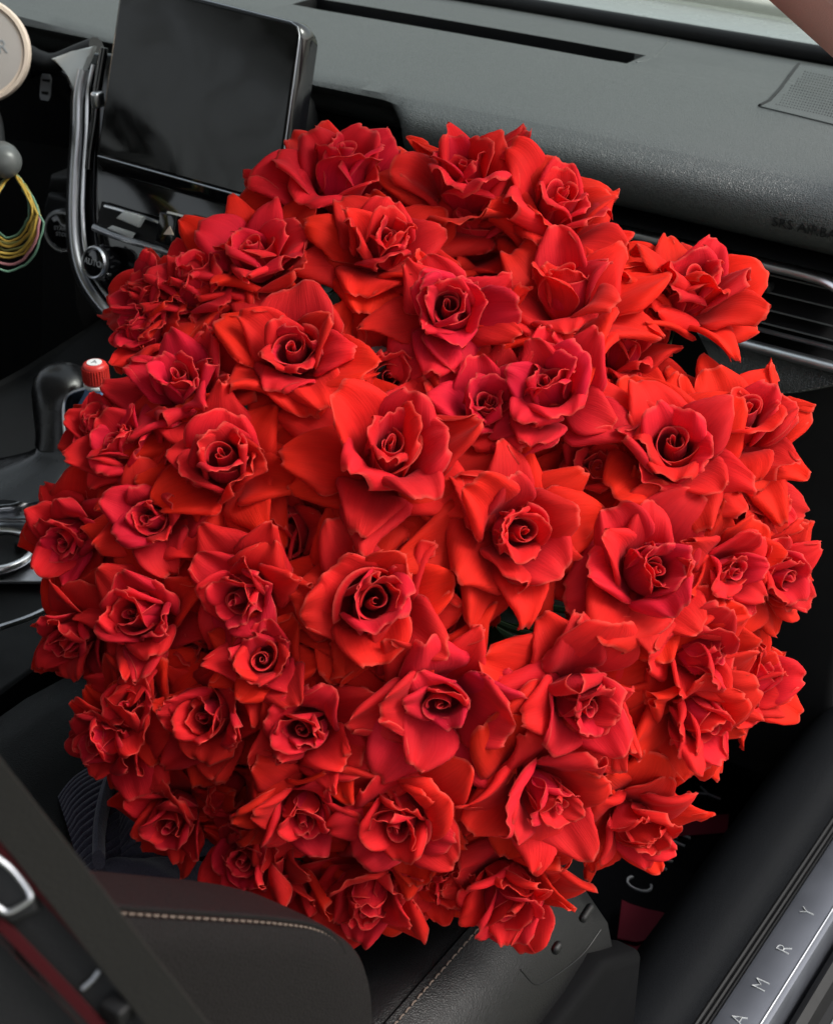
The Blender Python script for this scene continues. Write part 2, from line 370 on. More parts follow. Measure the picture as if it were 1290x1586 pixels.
# airbag lettering
text_part('airbag_lettering', 'SRS AIRBAG', .0118, 'emboss', dash, Vector(onY(1253, 356, 1.2145)), (1, 0, 0), (0, .12, 1), .0009, 1.05, -.0002)
# vent: recess, slats, chrome frame
VY = 1.224
b = MB(); b.quadgrid([[(x, VY+.05, z) for z in (.598, .683)] for x in (-.84, -.36)]); b.quadgrid([[(x, y, .684) for y in (VY-.01, VY+.06)] for x in (-.84, -.36)])
b.quadgrid([[(x, y, .598) for y in (VY, VY+.06)] for x in (-.84, -.36)]); b.build('vent_recess', 'black', dash)
up = [(x, VY-.004, .6755) for x in np.linspace(-.84, -.445, 10)]+[tuple(p) for p in smooth_path([(-.433, VY-.004, .6752), (-.416, VY-.003, .6735), (-.403, VY-.001, .667), (-.396, VY+.002, .655), (-.393, VY+.006, .63), (-.392, VY+.008, .607)], 5)]
b = MB(); b.tube(up, .0058, 12, .55, (0, .80, .60)); b.build('chrome_strip', 'chrome', dash)
b = MB(); b.tube([(x, VY-.006, .6005+.0*x) for x in np.linspace(-.84, -.37, 8)], .0056, 12, .55, (0, .80, .60)); b.build('chrome_strip', 'chrome', dash)
b = MB(); b.tube([(x, VY+.006, .6115) for x in np.linspace(-.84, -.405, 8)], .0022, 8); b.build('inner_strip', 'chrome_dark', dash)
for z, yy in ((.663, .012), (.648, .010), (.633, .008), (.620, .008)):
    b = MB(); b.box((-.62, VY+yy+.012, z), (.43, .026, .0026), Matrix.Rotation(math.radians(12), 3, 'X'), .001); sl_ = b.build('slat', 'black_soft', dash); b = MB(); b.tube([(x, VY+yy-.0012, z-.0022) for x in (-.835, -.62, -.406)], .0008, 6); b.build('slat_edge', 'stalk', sl_)
for k in range(12):
    b = MB(); b.box((-.80+k*.034, VY+.042, .642), (.0025, .014, .07)); b.build('vane', 'black', dash)
c = Vector(onY(1160, 438, VY+.004)); b = MB(); b.box(c+Vector((-.012, 0, 0)), (.066, .013, .0085), None, .003); tb = b.build('vent_tab', 'black_soft', dash)
b = MB(); b.box(c+Vector((-.012, -.0045, .0042)), (.062, .006, .003), None, .0012); b.build('chrome_edge', 'chrome', tb)
# glove box lid with a stitched leather pad
cols = np.linspace(-.80, -.37, 30)
def padz(x): return .550+.034*max(0, min(1, (x+.475)/.085))**1.6
b = MB(); b.quadgrid([[(x, y, .594-(.594-padz(x))*k) for k, y in ((0, 1.262), (.03, 1.244), (.10, 1.238), (.35, 1.231), (.6, 1.226), (.85, 1.224), (.95, 1.226), (1.0, 1.232), (1.02, 1.262))] for x in cols])
b.build('knee_pad', 'dash', dash)
b = MB()
x = -.79
while x < -.375:
    z = padz(x)+.0045; b.tube([(x-.0022, 1.2235, z-.0004), (x, 1.2222, z), (x+.0022, 1.2235, z+.0004)], .00055, 6); x += .0062
b.build('stitching', 'thread_grey', dash)
b = MB(); b.prism([(-.80, 1.258, .56), (-.80, 1.275, .10), (-.80, 1.45, .06), (-.80, 1.45, .59), (-.80, 1.262, .59)], (.43, 0, 0), .008); gb = b.build('glove_box', 'black_soft', dash)
b = MB(); b.box((-.58, 1.252, .44), (.10, .012, .028), None, .005); b.build('latch', 'black', gb)
b = MB(); b.prism([(-1.90, 1.262, .69), (-1.90, 1.30, .15), (-1.90, 1.6, .1), (-1.90, 1.6, .69)], (1.09, 0, 0), .01); b.build('lower_panel', 'black_soft', dash)
# black instrument panel with the little car symbol
b = MB(); b.prism([tuple(onY(x, y, 1.215)) for x, y in ((-60, 85), (76, 96), (104, 118), (117, 150), (112, 232), (-60, 205))], (0, .012, 0), .003); clus = b.build('instrument_panel', 'gloss', dash)
def decal(px, pts, Y, name, m, parent, d=.0012):
    bb = MB(); bb.prism([tuple(onY(x, y, Y)) for x, y in pts], (0, -d, 0)); return bb.build(name, m, parent)
ic = decal(0, [(67, 114), (78, 115), (81, 122), (79, 150), (76, 156), (65, 154), (63, 148), (65, 120)], 1.2147, 'car_symbol', 'greyprint', clus)
decal(0, [(67, 122), (79, 123), (78, 127), (67, 125)], 1.2133, 'window_symbol', 'black', ic); decal(0, [(66, 141), (76, 142), (75, 147), (66, 145)], 1.2133, 'window_symbol', 'black', ic)
# hood over the instruments
b = MB(); b.tube(smooth_path([onY(x, y, 1.205) for x, y in ((-60, 70), (20, 74), (60, 92), (86, 97), (120, 84), (150, 72))], 5), .010, 10); b.build('hood_lip', 'black_soft', dash)

# ------------------------------------------------------------------ centre stack
SP0, SN = (-1.02, 1.112, .66), (0, -math.cos(math.radians(19)), math.sin(math.radians(19)))
def onS(x, y, off=0.): return Vector(onP(x, y, np.array(SP0)+np.array(SN)*off, SN))
stack = thing('center_stack', 'glossy black control stack with chrome surround below the touchscreen', 'controls', (-1.02, 1.12, .5))
b = MB(); b.prism([onS(x, y, -.006) for x, y in ((128, 80), (300, 90), (420, 200), (470, 470), (420, 640), (300, 640), (190, 520), (140, 452), (122, 390), (120, 230))], Vector(SN)*-.05, .004); b.build('panel', 'gloss', stack)
tr = [(132, 108), (124, 150), (122, 210), (118, 270), (116, 330), (119, 385), (130, 428), (150, 462), (176, 492), (215, 530), (270, 575)]
pts = smooth_path([onS(x, y, .003) for x, y in tr], 6)
b = MB(); b.tube(pts, [.0074]*len(pts), 12, .8, SN); b.build('chrome_trim', 'chrome_dark', stack)
b = MB(); b.tube(smooth_path([onS(x+13, y-8, .002) for x, y in tr], 6), .0022, 8); b.build('inner_trim', 'chrome', stack)
b = MB(); b.tube(smooth_path([onS(x-7, y+4, .000) for x, y in tr], 6), .0045, 8); b.build('black_edge', 'black', stack)
b = MB(); b.prism([onS(x, y, .002) for x, y in ((86, 92), (120, 80), (152, 72), (146, 90), (134, 106), (128, 135), (120, 142), (117, 118), (106, 104))], Vector(SN)*.007, .002); b.build('chrome_wing', 'silverpaint', stack)
b = MB(); b.tube(smooth_path([onS(x, y, .006) for x, y in ((162, 74), (156, 110), (150, 150), (147, 190), (140, 240), (138, 262))], 5), .0042, 10); b.build('side_rail', 'gloss', stack)
b = MB(); b.box(onS(152, 154, .008), (.010, .012, .016), None, .003); b.build('rail_catch', 'chrome', stack)
# vent slot under the screen, its tab, the hazard switch
b = MB(); b.prism([onS(x, y, .001) for x, y in ((158, 312), (400, 388), (395, 430), (300, 402), (200, 372), (150, 350))], Vector(SN)*-.004); b.build('vent_slot', 'black', stack)
b = MB(); b.tube(smooth_path([onS(x, y, .004) for x, y in ((146, 352), (165, 360), (200, 372), (260, 390), (310, 404))], 5), .0036, 10); b.build('slot_lip', 'chrome_dark', stack)
b = MB(); b.tube([onS(x, y, .006) for x, y in ((163, 319), (215, 333), (262, 350))], .0016, 8); b.build('slat_edge', 'chrome', stack)
b = MB(); b.prism([onS(x, y, .013) for x, y in ((186, 338), (198, 327), (228, 336), (219, 352))], Vector(SN)*.006, .001); b.build('vent_tab', 'silverpaint', stack)
b = MB(); b.prism([onS(x, y, .004) for x, y in ((168, 354), (177, 349), (212, 361), (206, 370))], Vector(SN)*.003, .001); b.build('vent_tab', 'silverpaint', stack)
b = MB(); b.prism([onS(x, y, .004) for x, y in ((260, 328), (286, 334), (279, 384), (252, 374))], Vector(SN)*.012, .002); hz = b.build('hazard_button', 'gloss', stack)
b = MB(); b.prism([onS(x, y, .0165) for x, y in ((264, 350), (270, 364), (254, 363))], Vector(SN)*.0008); b.build('hazard_triangle', 'cream', hz)
b = MB(); b.prism([onS(x, y, .0155) for x, y in ((261, 327), (286, 333), (285, 336), (260, 330))], Vector(SN)*.0014); b.build('chrome_edge', 'chrome', hz)
# climate knob
c = onS(163, 407, .004); b = MB(); b.lathe(c, SN, [(.017, -.004), (.0172, .008), (.016, .012)], 32); kb = b.build('climate_knob', 'gloss', stack)
b = MB(); b.lathe(c+Vector(SN)*.012, SN, [(.016, 0), (.0165, .004), (.0150, .006), (.0138, .0055), (.0135, .004)], 32); b.build('knob_ring', 'chrome_dark', kb)
b = MB(); b.lathe(c+Vector(SN)*.0165, SN, [(.0133, -.002), (.0133, 0), (.012, .0006)], 32); b.build('knob_face', 'gloss', kb)
text_part('knob_lettering', 'AUTO', .0085, 'greyprint', kb, c+Vector(SN)*.0176, (1, 0, 0), (0, .3, .95), .0002)
for s in range(24):
    q = s*math.tau/24; e = Vector((math.cos(q), 0, 0))+Vector((0, .325, .945))*math.sin(q)
    if s % 2 == 0:
        b = MB(); b.box(c+e*.0175+Vector(SN)*.008, (.0012, .004, .0012)); b.build('knob_ridge', 'chrome_dark', kb)
# start button on the driver's side panel
c = Vector(onY(98, 358, 1.155)); nrm = Vector((.25, -1, .2)).normalized()
b = MB(); b.lathe(c, nrm, [(.023, -.012), (.0235, 0), (.022, .003), (.0195, .003), (.019, 0)], 32); sb = b.build('start_button', 'chrome', stack)
b = MB(); b.lathe(c, nrm, [(.0188, -.006), (.0188, .0015), (.0165, .003)], 32); b.build('button_face', 'gloss', sb)
text_part('button_lettering', 'START\n STOP', .0062, 'greyprint', sb, c+nrm*.0034, (1, .25, 0), (0, .2, 1), .0002)
b = MB(); b.prism([onY(x, y, 1.165) for x, y in ((72, 300), (112, 308), (113, 470), (150, 560), (60, 560), (66, 320))], (0, .05, 0), .006); b.build('side_panel', 'black_soft', stack)
b = MB(); b.prism([onY(x, y, 1.155) for x, y in ((76, 272), (110, 274), (110, 304), (72, 298))], (0, .05, 0), .006); b.build('side_panel', 'black_soft', stack)

# ------------------------------------------------------------------ touchscreen
scr = thing('touchscreen', 'large dark touchscreen standing on the dashboard, reflecting the steering wheel', 'screen', (-1.01, 1.14, .66))
q = [onS(x, y, .016) for x, y in ((187, -34), (470, 37), (428, 342), (145, 262))]
def quad_pts(k0, k1, l0, l1, off=0.):
    f = lambda a, c: (q[0]*(1-a)+q[1]*a)*(1-c)+(q[3]*(1-a)+q[2]*a)*c+Vector(SN)*off
    return f, k0, k1, l0, l1
def rounded(k0, k1, l0, l1, rk, rl, off):
    f = quad_pts(0, 1, 0, 1, off)[0]; out = []
    for cx, cy, a0 in ((k1-rk, l1-rl, 0), (k0+rk, l1-rl, 90), (k0+rk, l0+rl, 180), (k1-rk, l0+rl, 270)):
        for s in range(7):
            a = math.radians(a0+15*s); out.append(f(cx+rk*math.cos(a), cy+rl*math.sin(a)))
    return out
b = MB(); b.loft([rounded(.012, .988, .015, .985, .06, .07, 0), rounded(0, 1, 0, 1, .06, .075, -.003), rounded(0, 1.004, 0, 1.0, .06, .075, -.016), rounded(.03, 1.0, .03, .97, .06, .075, -.026), rounded(.2, .85, .2, .8, .06, .075, -.034)])
b.build('housing', 'gloss', scr, 60)
b = MB(); b.loft([rounded(.022, .978, .025, .905, .02, .02, .0002), rounded(.022, .978, .025, .905, .02, .02, .0010)]); b.build('display', 'screen', scr)
f = quad_pts(0, 1, 0, 1, .0006)[0]
b = MB(); b.tube([f(k, 0.006) for k in np.linspace(.06, .94, 6)]+[f(.975, .02), f(.990, .06)]+[f(.994, k) for k in np.linspace(.1, .95, 6)], .0007, 6); b.build('bevel_edge', 'chrome_dark', scr)
b = MB(); b.tube([f(k, .925) for k in np.linspace(.02, .98, 6)], .0009, 6); b.build('chin_line', 'chrome_dark', scr)
b = MB(); b.tube([Vector((-1.0, 1.15, .70)), Vector((-1.0, 1.24, .70))], .05, 12); b.build('bracket', 'black', scr)

# ------------------------------------------------------------------ driver's side
st = thing('steering_wheel', 'black steering wheel whose rim is mirrored in the touchscreen', 'steering wheel', (-1.43, .76, .62))
wc = Vector((-1.43, .76, .62)); wn_ = Vector((0, -.955, .295)).normalized(); wx = Vector((1, 0, 0)); wy = wn_.cross(wx)
b = MB(); b.tube([wc+(wx*math.cos(a)+wy*math.sin(a))*.185 for a in np.linspace(0, math.tau, 49)[:-1]], .021, 12, 1., wn_, True); b.build('rim', 'leather', st)
b = MB(); b.lathe(wc-wn_*.03, wn_, [(.06, -.05), (.075, 0), (.06, .025), (.02, .034)], 28); b.build('hub', 'black_soft', st)
for a in (0, math.pi, -math.pi/2):
    d = wx*math.cos(a)+wy*math.sin(a); b = MB(); b.tube([wc-wn_*.025+d*.06, wc-wn_*.01+d*.12, wc+d*.178], [.02, .014, .011], 10, .5); b.build('spoke', 'black_soft', st)

st = thing('wiper_stalk', 'grey tipped wiper stalk hung with hair elastics', 'stalk', tuple(at(0, 250, 1.52)))
c = at(8, 250, 1.52); b = MB(); b.tube(smooth_path([c+np.array((-.22, .16, .02)), c+np.array((-.10, .08, .006)), c+np.array((-.03, .02, 0))], 5), .008); b.build('arm', 'black_soft', st)
b = MB(); b.lathe(c, (.8, -.6, .1), [(.009, -.04), (.013, -.03), (.0155, -.012), (.0158, .002), (.0135, .011), (.008, .015), (.001, .0165)], 24); b.build('tip', 'stalk', st)
cols_ = ['yellow', 'yellow', 'olive', 'yellow', 'green', 'pink', 'green', 'olive', 'yellow']
words = {'yellow': 'yellow', 'olive': 'olive green', 'green': 'dark green', 'pink': 'dull pink'}
pos_w = ['shortest yellow hair elastic looped over the wiper stalk', 'second shortest yellow hair elastic on the wiper stalk', 'olive hair elastic with the wider loop on the wiper stalk', 'yellow hair elastic of middle length on the wiper stalk',
         'shorter dark green hair elastic hanging from the wiper stalk', 'dull pink hair elastic hanging low from the wiper stalk', 'lowest hanging dark green hair elastic on the wiper stalk', 'olive hair elastic nearest the stalk tip', 'longest yellow hair elastic on the wiper stalk']
for i, k in enumerate(cols_):
    L = [104, 112, 118, 124, 98, 140, 150, 108, 130][i]; wd = [34, 38, 46, 42, 30, 46, 52, 42, 46][i]; tt = 1.52+.004*(i % 3)
    P = []
    for s in range(36):
        a = s*math.tau/36; ex = math.sin(a)*wd*(1-.55*max(0, math.cos(a))); ey = -math.cos(a)*L*.5
        P.append(at(18+ex*.95+rnd.uniform(-1.5, 1.5)-.05*ey, 262+L*.5+ey+8+rnd.uniform(-1, 1), tt+.012*math.cos(a*2)))
    b = MB(); b.tube(P, .0011+.0003*(i % 2), 8, 1., (0, 0, 1), True)
    tag(b.build('hair_elastic', k, None), pos_w[i], 'hair elastic', 'hair elastics on the stalk')

# round cream disc at the left edge
c = at(-34, 78, 1.62); n = Vector((.62, -.72, .30)).normalized()
t = thing('round_holder', 'cream rimmed round disc with grey face cut by the left edge', 'holder', tuple(c))
b = MB(); b.lathe(c, n, [(.0463, -.0116), (.0515, -.0093), (.0521, .0046), (.0503, .0087), (.0469, .0093), (.0463, .0072)], 56); b.build('rim', 'cream', t)
b = MB(); b.lathe(c, n, [(.0460, -.0046), (.0460, .0067), (.0417, .0076)], 56); b.build('face', 'disc', t)
ex = Vector((0, 0, 1)).cross(n).normalized(); ey = n.cross(ex)
text_part('disc_lettering', 'SACAR', .0185, 'greyprint', t, Vector(c)+n*.0078+ex*.006+ey*.002, ex, ey, .0003, .85)
b = MB(); b.tube([Vector(c)-n*.008, Vector(c)-n*.05+Vector((-.02, 0, -.03)), Vector(c)+Vector((-.06, .12, -.06))], .008); b.build('arm', 'black', t)

# ------------------------------------------------------------------ centre console, gear lever, cup holder, bottle
con = thing('center_console', 'black centre console with chrome trim and round cup holder ring', 'console', (-1.0, .8, .2))
ZC = .43
def oc(x, y, dz=0.): return Vector(onZ(x, y, ZC+dz))
b = MB(); b.prism([(-1.22, .25, .02), (-1.22, 1.22, .02), (-1.22, 1.22, .46), (-1.22, 1.06, .425), (-1.22, .25, .425)], (.385, 0, 0), .012); b.build('body', 'black_soft', con)
b = MB(); b.prism([oc(-60, 850, .001), oc(-60, 810, .001), oc(40, 790, .001), oc(100, 745, .001), oc(160, 700, .001), oc(260, 760, .001), oc(220, 900, .001), oc(100, 905, .001), oc(-60, 905, .001)], (0, 0, .0035), .001); b.build('top_plate', 'chrome_dark', con)
for pl, rr, m in (([(-50, 792), (0, 788), (30, 783), (60, 765), (92, 748), (150, 725)], .0038, 'chrome'), ([(-50, 812), (0, 806), (40, 806), (110, 800), (160, 795)], .0020, 'chrome_dark')):
    b = MB(); b.tube(smooth_path([oc(x, y, .008) for x, y in pl], 6), rr, 10); b.build('chrome_trim', m, con)
cc = oc(-6, 852, .012)
b = MB(); b.tube([cc+Vector((math.cos(a)*.033, math.sin(a)*.033, 0)) for a in np.linspace(0, math.tau, 49)[:-1]], .0040, 10, 1., (0, 0, 1), True); b.build('cup_ring', 'chrome', con)
b = MB(); b.lathe(cc+Vector((0, 0, -.0035)), (0, 0, 1), [(.0305, -.004), (.0305, .001), (.028, .0015)], 40); b.build('cup_well', 'black', con)
b = MB(); b.box(cc+Vector((.016, .016, .0)), (.008, .012, .016), None, .002); b.build('cup_clip', 'black_soft', con)
b = MB(); b.tube(smooth_path([Vector(onX(x, y, -.832)) for x, y in ((-40, 985), (0, 972), (60, 950), (140, 905), (260, 840))], 5), .0026, 8); b.build('side_strip', 'chrome_dark', con)
cb = [oc(-50, 768, .012), oc(0, 764, .02), oc(60, 772, .02), oc(100, 770, .016), oc(180, 752, .012)]
b = MB(); b.tube(smooth_path(cb, 8), .0016, 8); tag(b.build('charging_cable', 'black', None), 'thin black cable lying across the centre console', 'cable')

gl = thing('gear_lever', 'black gear lever with rounded knob and leather boot', 'gear lever', tuple(oc(40, 745)))
gt = 1.49
top = at(98, 592, gt); mid = at(97, 660, gt); low = at(88, 706, gt)
ax = Vector(low-top).normalized()
def ringat(c, rx, ry, n=20): return [Vector(c)+Vector(RT)*rx*math.cos(a)+Vector((FW[0], FW[1], 0)).normalized()*ry*math.sin(a) for a in np.linspace(0, math.tau, n+1)[:-1]]
rings = []
for x, y, rx in ((100, 566, 6), (100, 568, 18), (99, 574, 29), (98, 586, 37), (97, 602, 39), (95, 622, 36), (94, 645, 33), (94, 668, 31), (92, 686, 30)):
    rings.append(ringat(at(x-4, y, gt), rx*1.12/FPX*gt, rx/FPX*gt*1.0))
b = MB(); b.loft(rings); b.build('knob', 'gear', gl, 70)
b = MB(); b.tube(smooth_path([at(x, y, gt-.026) for x, y in ((138, 600), (112, 608), (101, 620), (99, 650), (101, 678))], 5), .0015, 8); b.build('knob_trim', 'chrome_dark', gl)
rings = []
for k, (x, y, rx) in enumerate(((92, 684, 31), (90, 698, 35), (80, 711, 46), (66, 722, 60), (50, 732, 72), (38, 740, 80))):
    base = at(x, y, gt-.004*k); R0 = ringat(base, rx/FPX*gt, rx/FPX*gt*.9, 28)
    rings.append([p+(p-Vector(base))*.10*math.sin(7*i/28*math.tau+k*.8)*(k/5) for i, p in enumerate(R0)])
b = MB(); b.loft(rings); b.build('boot', 'gear', gl, 80)

bt = thing('drink_bottle', 'plastic drink bottle with red cap and blue label behind the gear lever', 'bottle', tuple(at(147, 700, 1.45)))
c = Vector(at(147, 564, 1.45)); z = Vector((0, 0, -1))
b = MB(); b.lathe(c, z, [(.0085, -.0015), (.0105, .0), (.0112, .002), (.0115, .016), (.0112, .0175)], 36); cp = b.build('cap', 'cap', bt)
for s in range(30):
    a = s*math.tau/30; b = MB(); b.box(c+Vector((math.cos(a)*.0115, math.sin(a)*.0115, -.009)), (.0008, .0008, .013)); b.build('ridge', 'cap', cp)
b = MB(); b.lathe(c+Vector((0, 0, .0016)), (0, 0, 1), [(.0068, 0), (.0068, .0005), (.0060, .0005)], 28); b.build('cap_print', 'white', cp)
text_part('cap_lettering', 'A', .008, 'greyprint', cp, c+Vector((0, 0, .0024)), (.8, .5, 0), (-.5, .8, 0), .0002)
b = MB(); b.lathe(c, z, [(.0098, .017), (.0118, .019), (.0118, .021), (.0100, .023)], 32); b.build('neck', 'white', bt)
b = MB(); b.lathe(c, z, [(.0100, .022), (.013, .030), (.022, .045), (.0285, .062), (.030, .075), (.030, .17)], 36); b.build('body', 'label', bt)

# ------------------------------------------------------------------ passenger seat
seat = thing('passenger_seat', 'black leather passenger seat with its backrest laid back', 'car seat', (-.58, .6, .10))
# cushion: cross-section over x, lofted along y
def cush(y):
    k = min(1, max(0, (y-.66)/.12)); dz = -.05*k*k
    P = [(-.365, .235), (-.352, .30), (-.350, .355), (-.360, .395), (-.380, .417), (-.400, .424), (-.404, .4185), (-.410, .421), (-.430, .418), (-.47, .402), (-.52, .392), (-.60, .390), (-.68, .394), (-.74, .412), (-.78, .430), (-.81, .430), (-.828, .41), (-.832, .36), (-.826, .24)]
    return [(x, y, z+(dz if z > .3 else 0)) for x, z in P]
b = MB(); b.loft([cush(y) for y in (.40, .46, .52, .58, .62, .66, .70, .73, .76, .78)]); b.build('cushion', 'leather', seat, 60)
b = MB(); y = .43
while y < .77:
    k = min(1, max(0, (y-.66)/.12)); z = .4245-.05*k*k
    b.tube([(-.3945, y-.0024, z-.0006), (-.3945, y, z+.0006), (-.3945, y+.0024, z-.0006)], .0006, 6); y += .0066
b.build('stitching', 'thread', seat)
# side shield with its switches
b = MB(); b.prism([(-.338, .40, .36), (-.338, .74, .352), (-.338, .80, .31), (-.338, .80, .20), (-.338, .40, .20)], (-.03, 0, 0), .008); sh = b.build('side_shield', 'shield', seat)
for (x, y, sx, sy, sz) in ((862, 1468, .006, .009, .007), (908, 1414, .006, .015, .006)):
    p = Vector(onX(x, y, -.334)); b = MB(); b.box(p, (sx, sy, sz), Matrix.Rotation(.2, 3, 'X'), .003); s_ = b.build('seat_switch', 'black', sh)
b = MB(); b.tube(smooth_path([onX(x, y, -.337) for x, y in ((806, 1502), (828, 1524), (850, 1518), (900, 1480), (930, 1440))], 5), .0006, 6); b.build('shield_seam', 'black', sh)
# backrest, laid back at about 45 degrees; outline in the y-z plane, bolsters proud of the middle
bd = Vector((0, -.70, .714)); bn = Vector((0, .714, .70)); o0 = Vector((0, .435, .50))
def brow(x, s):      # front surface point at distance s up the backrest
    e = max(0, abs(x+.575)-.115)/.115; e = min(1, e); lift = .075*(e*e*(3-2*e))
    if s < .10: lift *= .55+.45*s/.10
    return Vector((x, 0, 0))+o0+bd*s+bn*lift
rings = []
for s in (-.06, .0, .04, .09, .16, .24, .34, .46):
    fr = [brow(x, s) for x in (-.80, -.785, -.76, -.73, -.70, -.66, -.60, -.55, -.49, -.45, -.42, -.39, -.365, -.35)]
    R0 = [Vector((-.335, 0, 0))+o0+bd*s+bn*.045, Vector((-.333, 0, 0))+o0+bd*s-bn*.03, Vector((-.345, 0, 0))+o0+bd*s-bn*.10, Vector((-.80, 0, 0))+o0+bd*s-bn*.10, Vector((-.815, 0, 0))+o0+bd*s+bn*.02]
    rings.append(fr+R0)
b = MB(); b.loft(rings); b.build('backrest', 'leather', seat, 60)
# right side bolster of the backrest, traced on its outer side
ol = [onX(x, y, -.338) for x, y in ((60, 1388), (150, 1398), (250, 1406), (350, 1413), (440, 1420), (500, 1432), (540, 1464), (558, 1508), (564, 1560), (562, 1640), (540, 1760), (300, 1860), (60, 1800))]
ol = [Vector(p) for p in smooth_path(ol+[ol[0]], 4)[:-1]]; cen = sum(ol, Vector())/len(ol)
rings = []
for dx, sc in ((-.055, .80), (-.046, .92), (-.036, .97), (-.022, .99), (-.008, 1.0), (0, .995), (.005, .98), (.008, .94), (.0095, .6)):
    rings.append([Vector((-.338+dx, cen.y+(p.y-cen.y)*sc, cen.z+(p.z-cen.z)*sc)) for p in ol])
b = MB(); b.loft(rings); b.build('side_bolster', 'leather_brown', seat, 60)
sl = smooth_path([onX(x, y, -.331) for x, y in ((60, 1398), (150, 1410), (250, 1418), (350, 1424), (430, 1430), (490, 1440), (525, 1464), (542, 1505))], 24)
b = MB()
for i in range(0, len(sl)-3, 3):
    b.tube([sl[i], (sl[i]+sl[i+2])*.5+np.array((.0008, 0, 0)), sl[i+2]], .00055, 6)
b.build('stitching', 'thread', seat)
b = MB(); b.tube([p+np.array((.0003, -.001, .0038)) for p in sl], .0012, 6); b.build('piping', 'leather_brown', seat)

# navy ribbed sweater on the seat: ribs are real ridges
def rib_cloth(name, corners, nr, n2, amp, parent, hgt, tmod, rowdir=0):
    a, c, d, e = [np.array(p) for p in corners]; P = []
    for i in range(nr*6+1):
        k = i/(nr*6); row = []
        for j in range(n2+1):
            l = j/n2; p = (a*(1-l)+c*l)*(1-k)+(e*(1-l)+d*l)*k
            bow = math.sin(l*math.pi); h = amp*abs(math.sin(k*nr*math.pi))**.6+hgt*math.sin(k*math.pi)**.7*bow**.5+.004*math.sin(5*l+3*k)
            row.append(Vector(p)+Vector((0, 0, h)))
        P.append(row)
    bb = MB(); bb.quadgrid(P)
    return bb.build(name, 'knit', parent, 80)
sw = thing('knit_sweater', 'navy ribbed knit sweater lying on the passenger seat', 'sweater', (-.6, .5, .5))
Z1 = lambda x, y: onZ(x, y, .408)
rib_cloth('body', [Z1(90, 1235), Z1(170, 1165), Z1(330, 1240), Z1(130, 1370)], 16, 10, .0022, sw, .012, 0)
rib_cloth('sleeve', [Z1(180, 1225), Z1(250, 1180), Z1(400, 1310), Z1(190, 1345)], 15, 10, .0022, sw, .03, 0)
b = MB(); b.tube(smooth_path([Vector(Z1(x, y))+Vector((0, 0, .020)) for x, y in ((205, 1190), (175, 1245), (160, 1310), (158, 1365))], 6), .009, 12, .5); b.build('hem', 'knit', sw)
rib_cloth('fold', [Z1(150, 1352), Z1(180, 1325), Z1(330, 1345), Z1(300, 1385)], 3, 10, .0015, sw, .012, 0)

# ------------------------------------------------------------------ seat belt close to the camera
sbx = thing('seat_belt', 'blurred seat belt with dark red edges and metal tongue close to the lens', 'seat belt', tuple(at(150, 1400, .46)))
def band(px, t, w, m, name, side=None):
    P = [at(x, y, tt) for (x, y), tt in zip(px, t)]; P = smooth_path(P, 5); sd = np.cross(P[-1]-P[0], FW); return strip(P, w, .0016, tuple(sd/np.linalg.norm(sd)), m, name, sbx)
wpx = lambda w, t: w/FPX*t
band([(-60, 1158), (0, 1235), (140, 1414), (275, 1586), (330, 1657)], [.47]*5, wpx(76, .47), 'belt', 'webbing')
band([(-60, 1245), (0, 1312), (120, 1447), (243, 1586), (330, 1684)], [.471]*5, wpx(9, .47), 'belt_red', 'red_edge')
band([(-60, 1310), (0, 1370), (100, 1478), (198, 1586), (290, 1690)], [.476]*5, wpx(96, .47), 'belt_dark', 'webbing')
band([(-60, 1366), (0, 1428), (80, 1510), (152, 1586), (250, 1690)], [.471]*5, wpx(17, .47), 'belt_red', 'red_edge')
band([(-120, 1400), (-60, 1462), (20, 1545), (95, 1625), (190, 1730)], [.480]*5, wpx(96, .47), 'belt_dark', 'webbing')
b = MB(); b.tube(smooth_path([at(x, y, .468) for x, y in ((-20, 1318), (12, 1340), (32, 1362), (46, 1384), (44, 1396), (16, 1412), (0, 1406), (-30, 1380))], 6), .0009, 8); b.build('tongue', 'chrome_dark', sbx)
b = MB(); b.prism([at(x, y, .4695) for x, y in ((-30, 1310), (10, 1335), (50, 1385), (58, 1412), (22, 1432), (-30, 1410))], Vector(FW)*.004, .001); b.build('tongue_cover', 'black', sbx)
b = MB(); b.tube([at(x, y, .472) for x, y in ((128, 1532), (144, 1518), (154, 1504))], .0007, 6); b.build('stop_thread', 'chrome_dark', sbx)
b = MB(); b.box(at(182, 1566, .472), (.008, .006, .007), None, .001); b.build('stop_button', 'black_soft', sbx)

# ------------------------------------------------------------------ sill, scuff plate, floor mat
sill = thing('door_sill', 'dark grained door sill trim running along the open doorway', 'door sill', (-.33, .9, .0))
P = [(-.43, .02), (-.415, .10), (-.395, .175), (-.375, .208), (-.357, .2205), (-.335, .2215), (-.322, .217), (-.316, .206), (-.313, .19), (-.30, .10), (-.30, -.05), (-.43, -.05)]
b = MB(); b.loft([[(x, y, z) for x, z in P] for y in np.linspace(.2, 1.70, 6)]); b.build('inner_trim', 'trim', sill, 50)
for dx, z, r in ((-.3125, .196, .0022), (-.3085, .194, .0022), (-.3050, .1935, .0020)):
    b = MB(); b.tube([(dx, y, z) for y in (.2, 1.0, 1.7)], r, 8); b.build('seal_rib', 'black', sill)
P = [(-.304, .10), (-.303, .196), (-.3015, .1995), (-.299, .2003), (-.285, .2010), (-.268, .2003), (-.2645, .1985), (-.262, .194), (-.258, .10)]
b = MB(); b.loft([[(x, y, z) for x, z in P] for y in np.linspace(.2, 1.70, 4)]); sp_ = b.build('scuff_plate', 'steel', sill, 30)
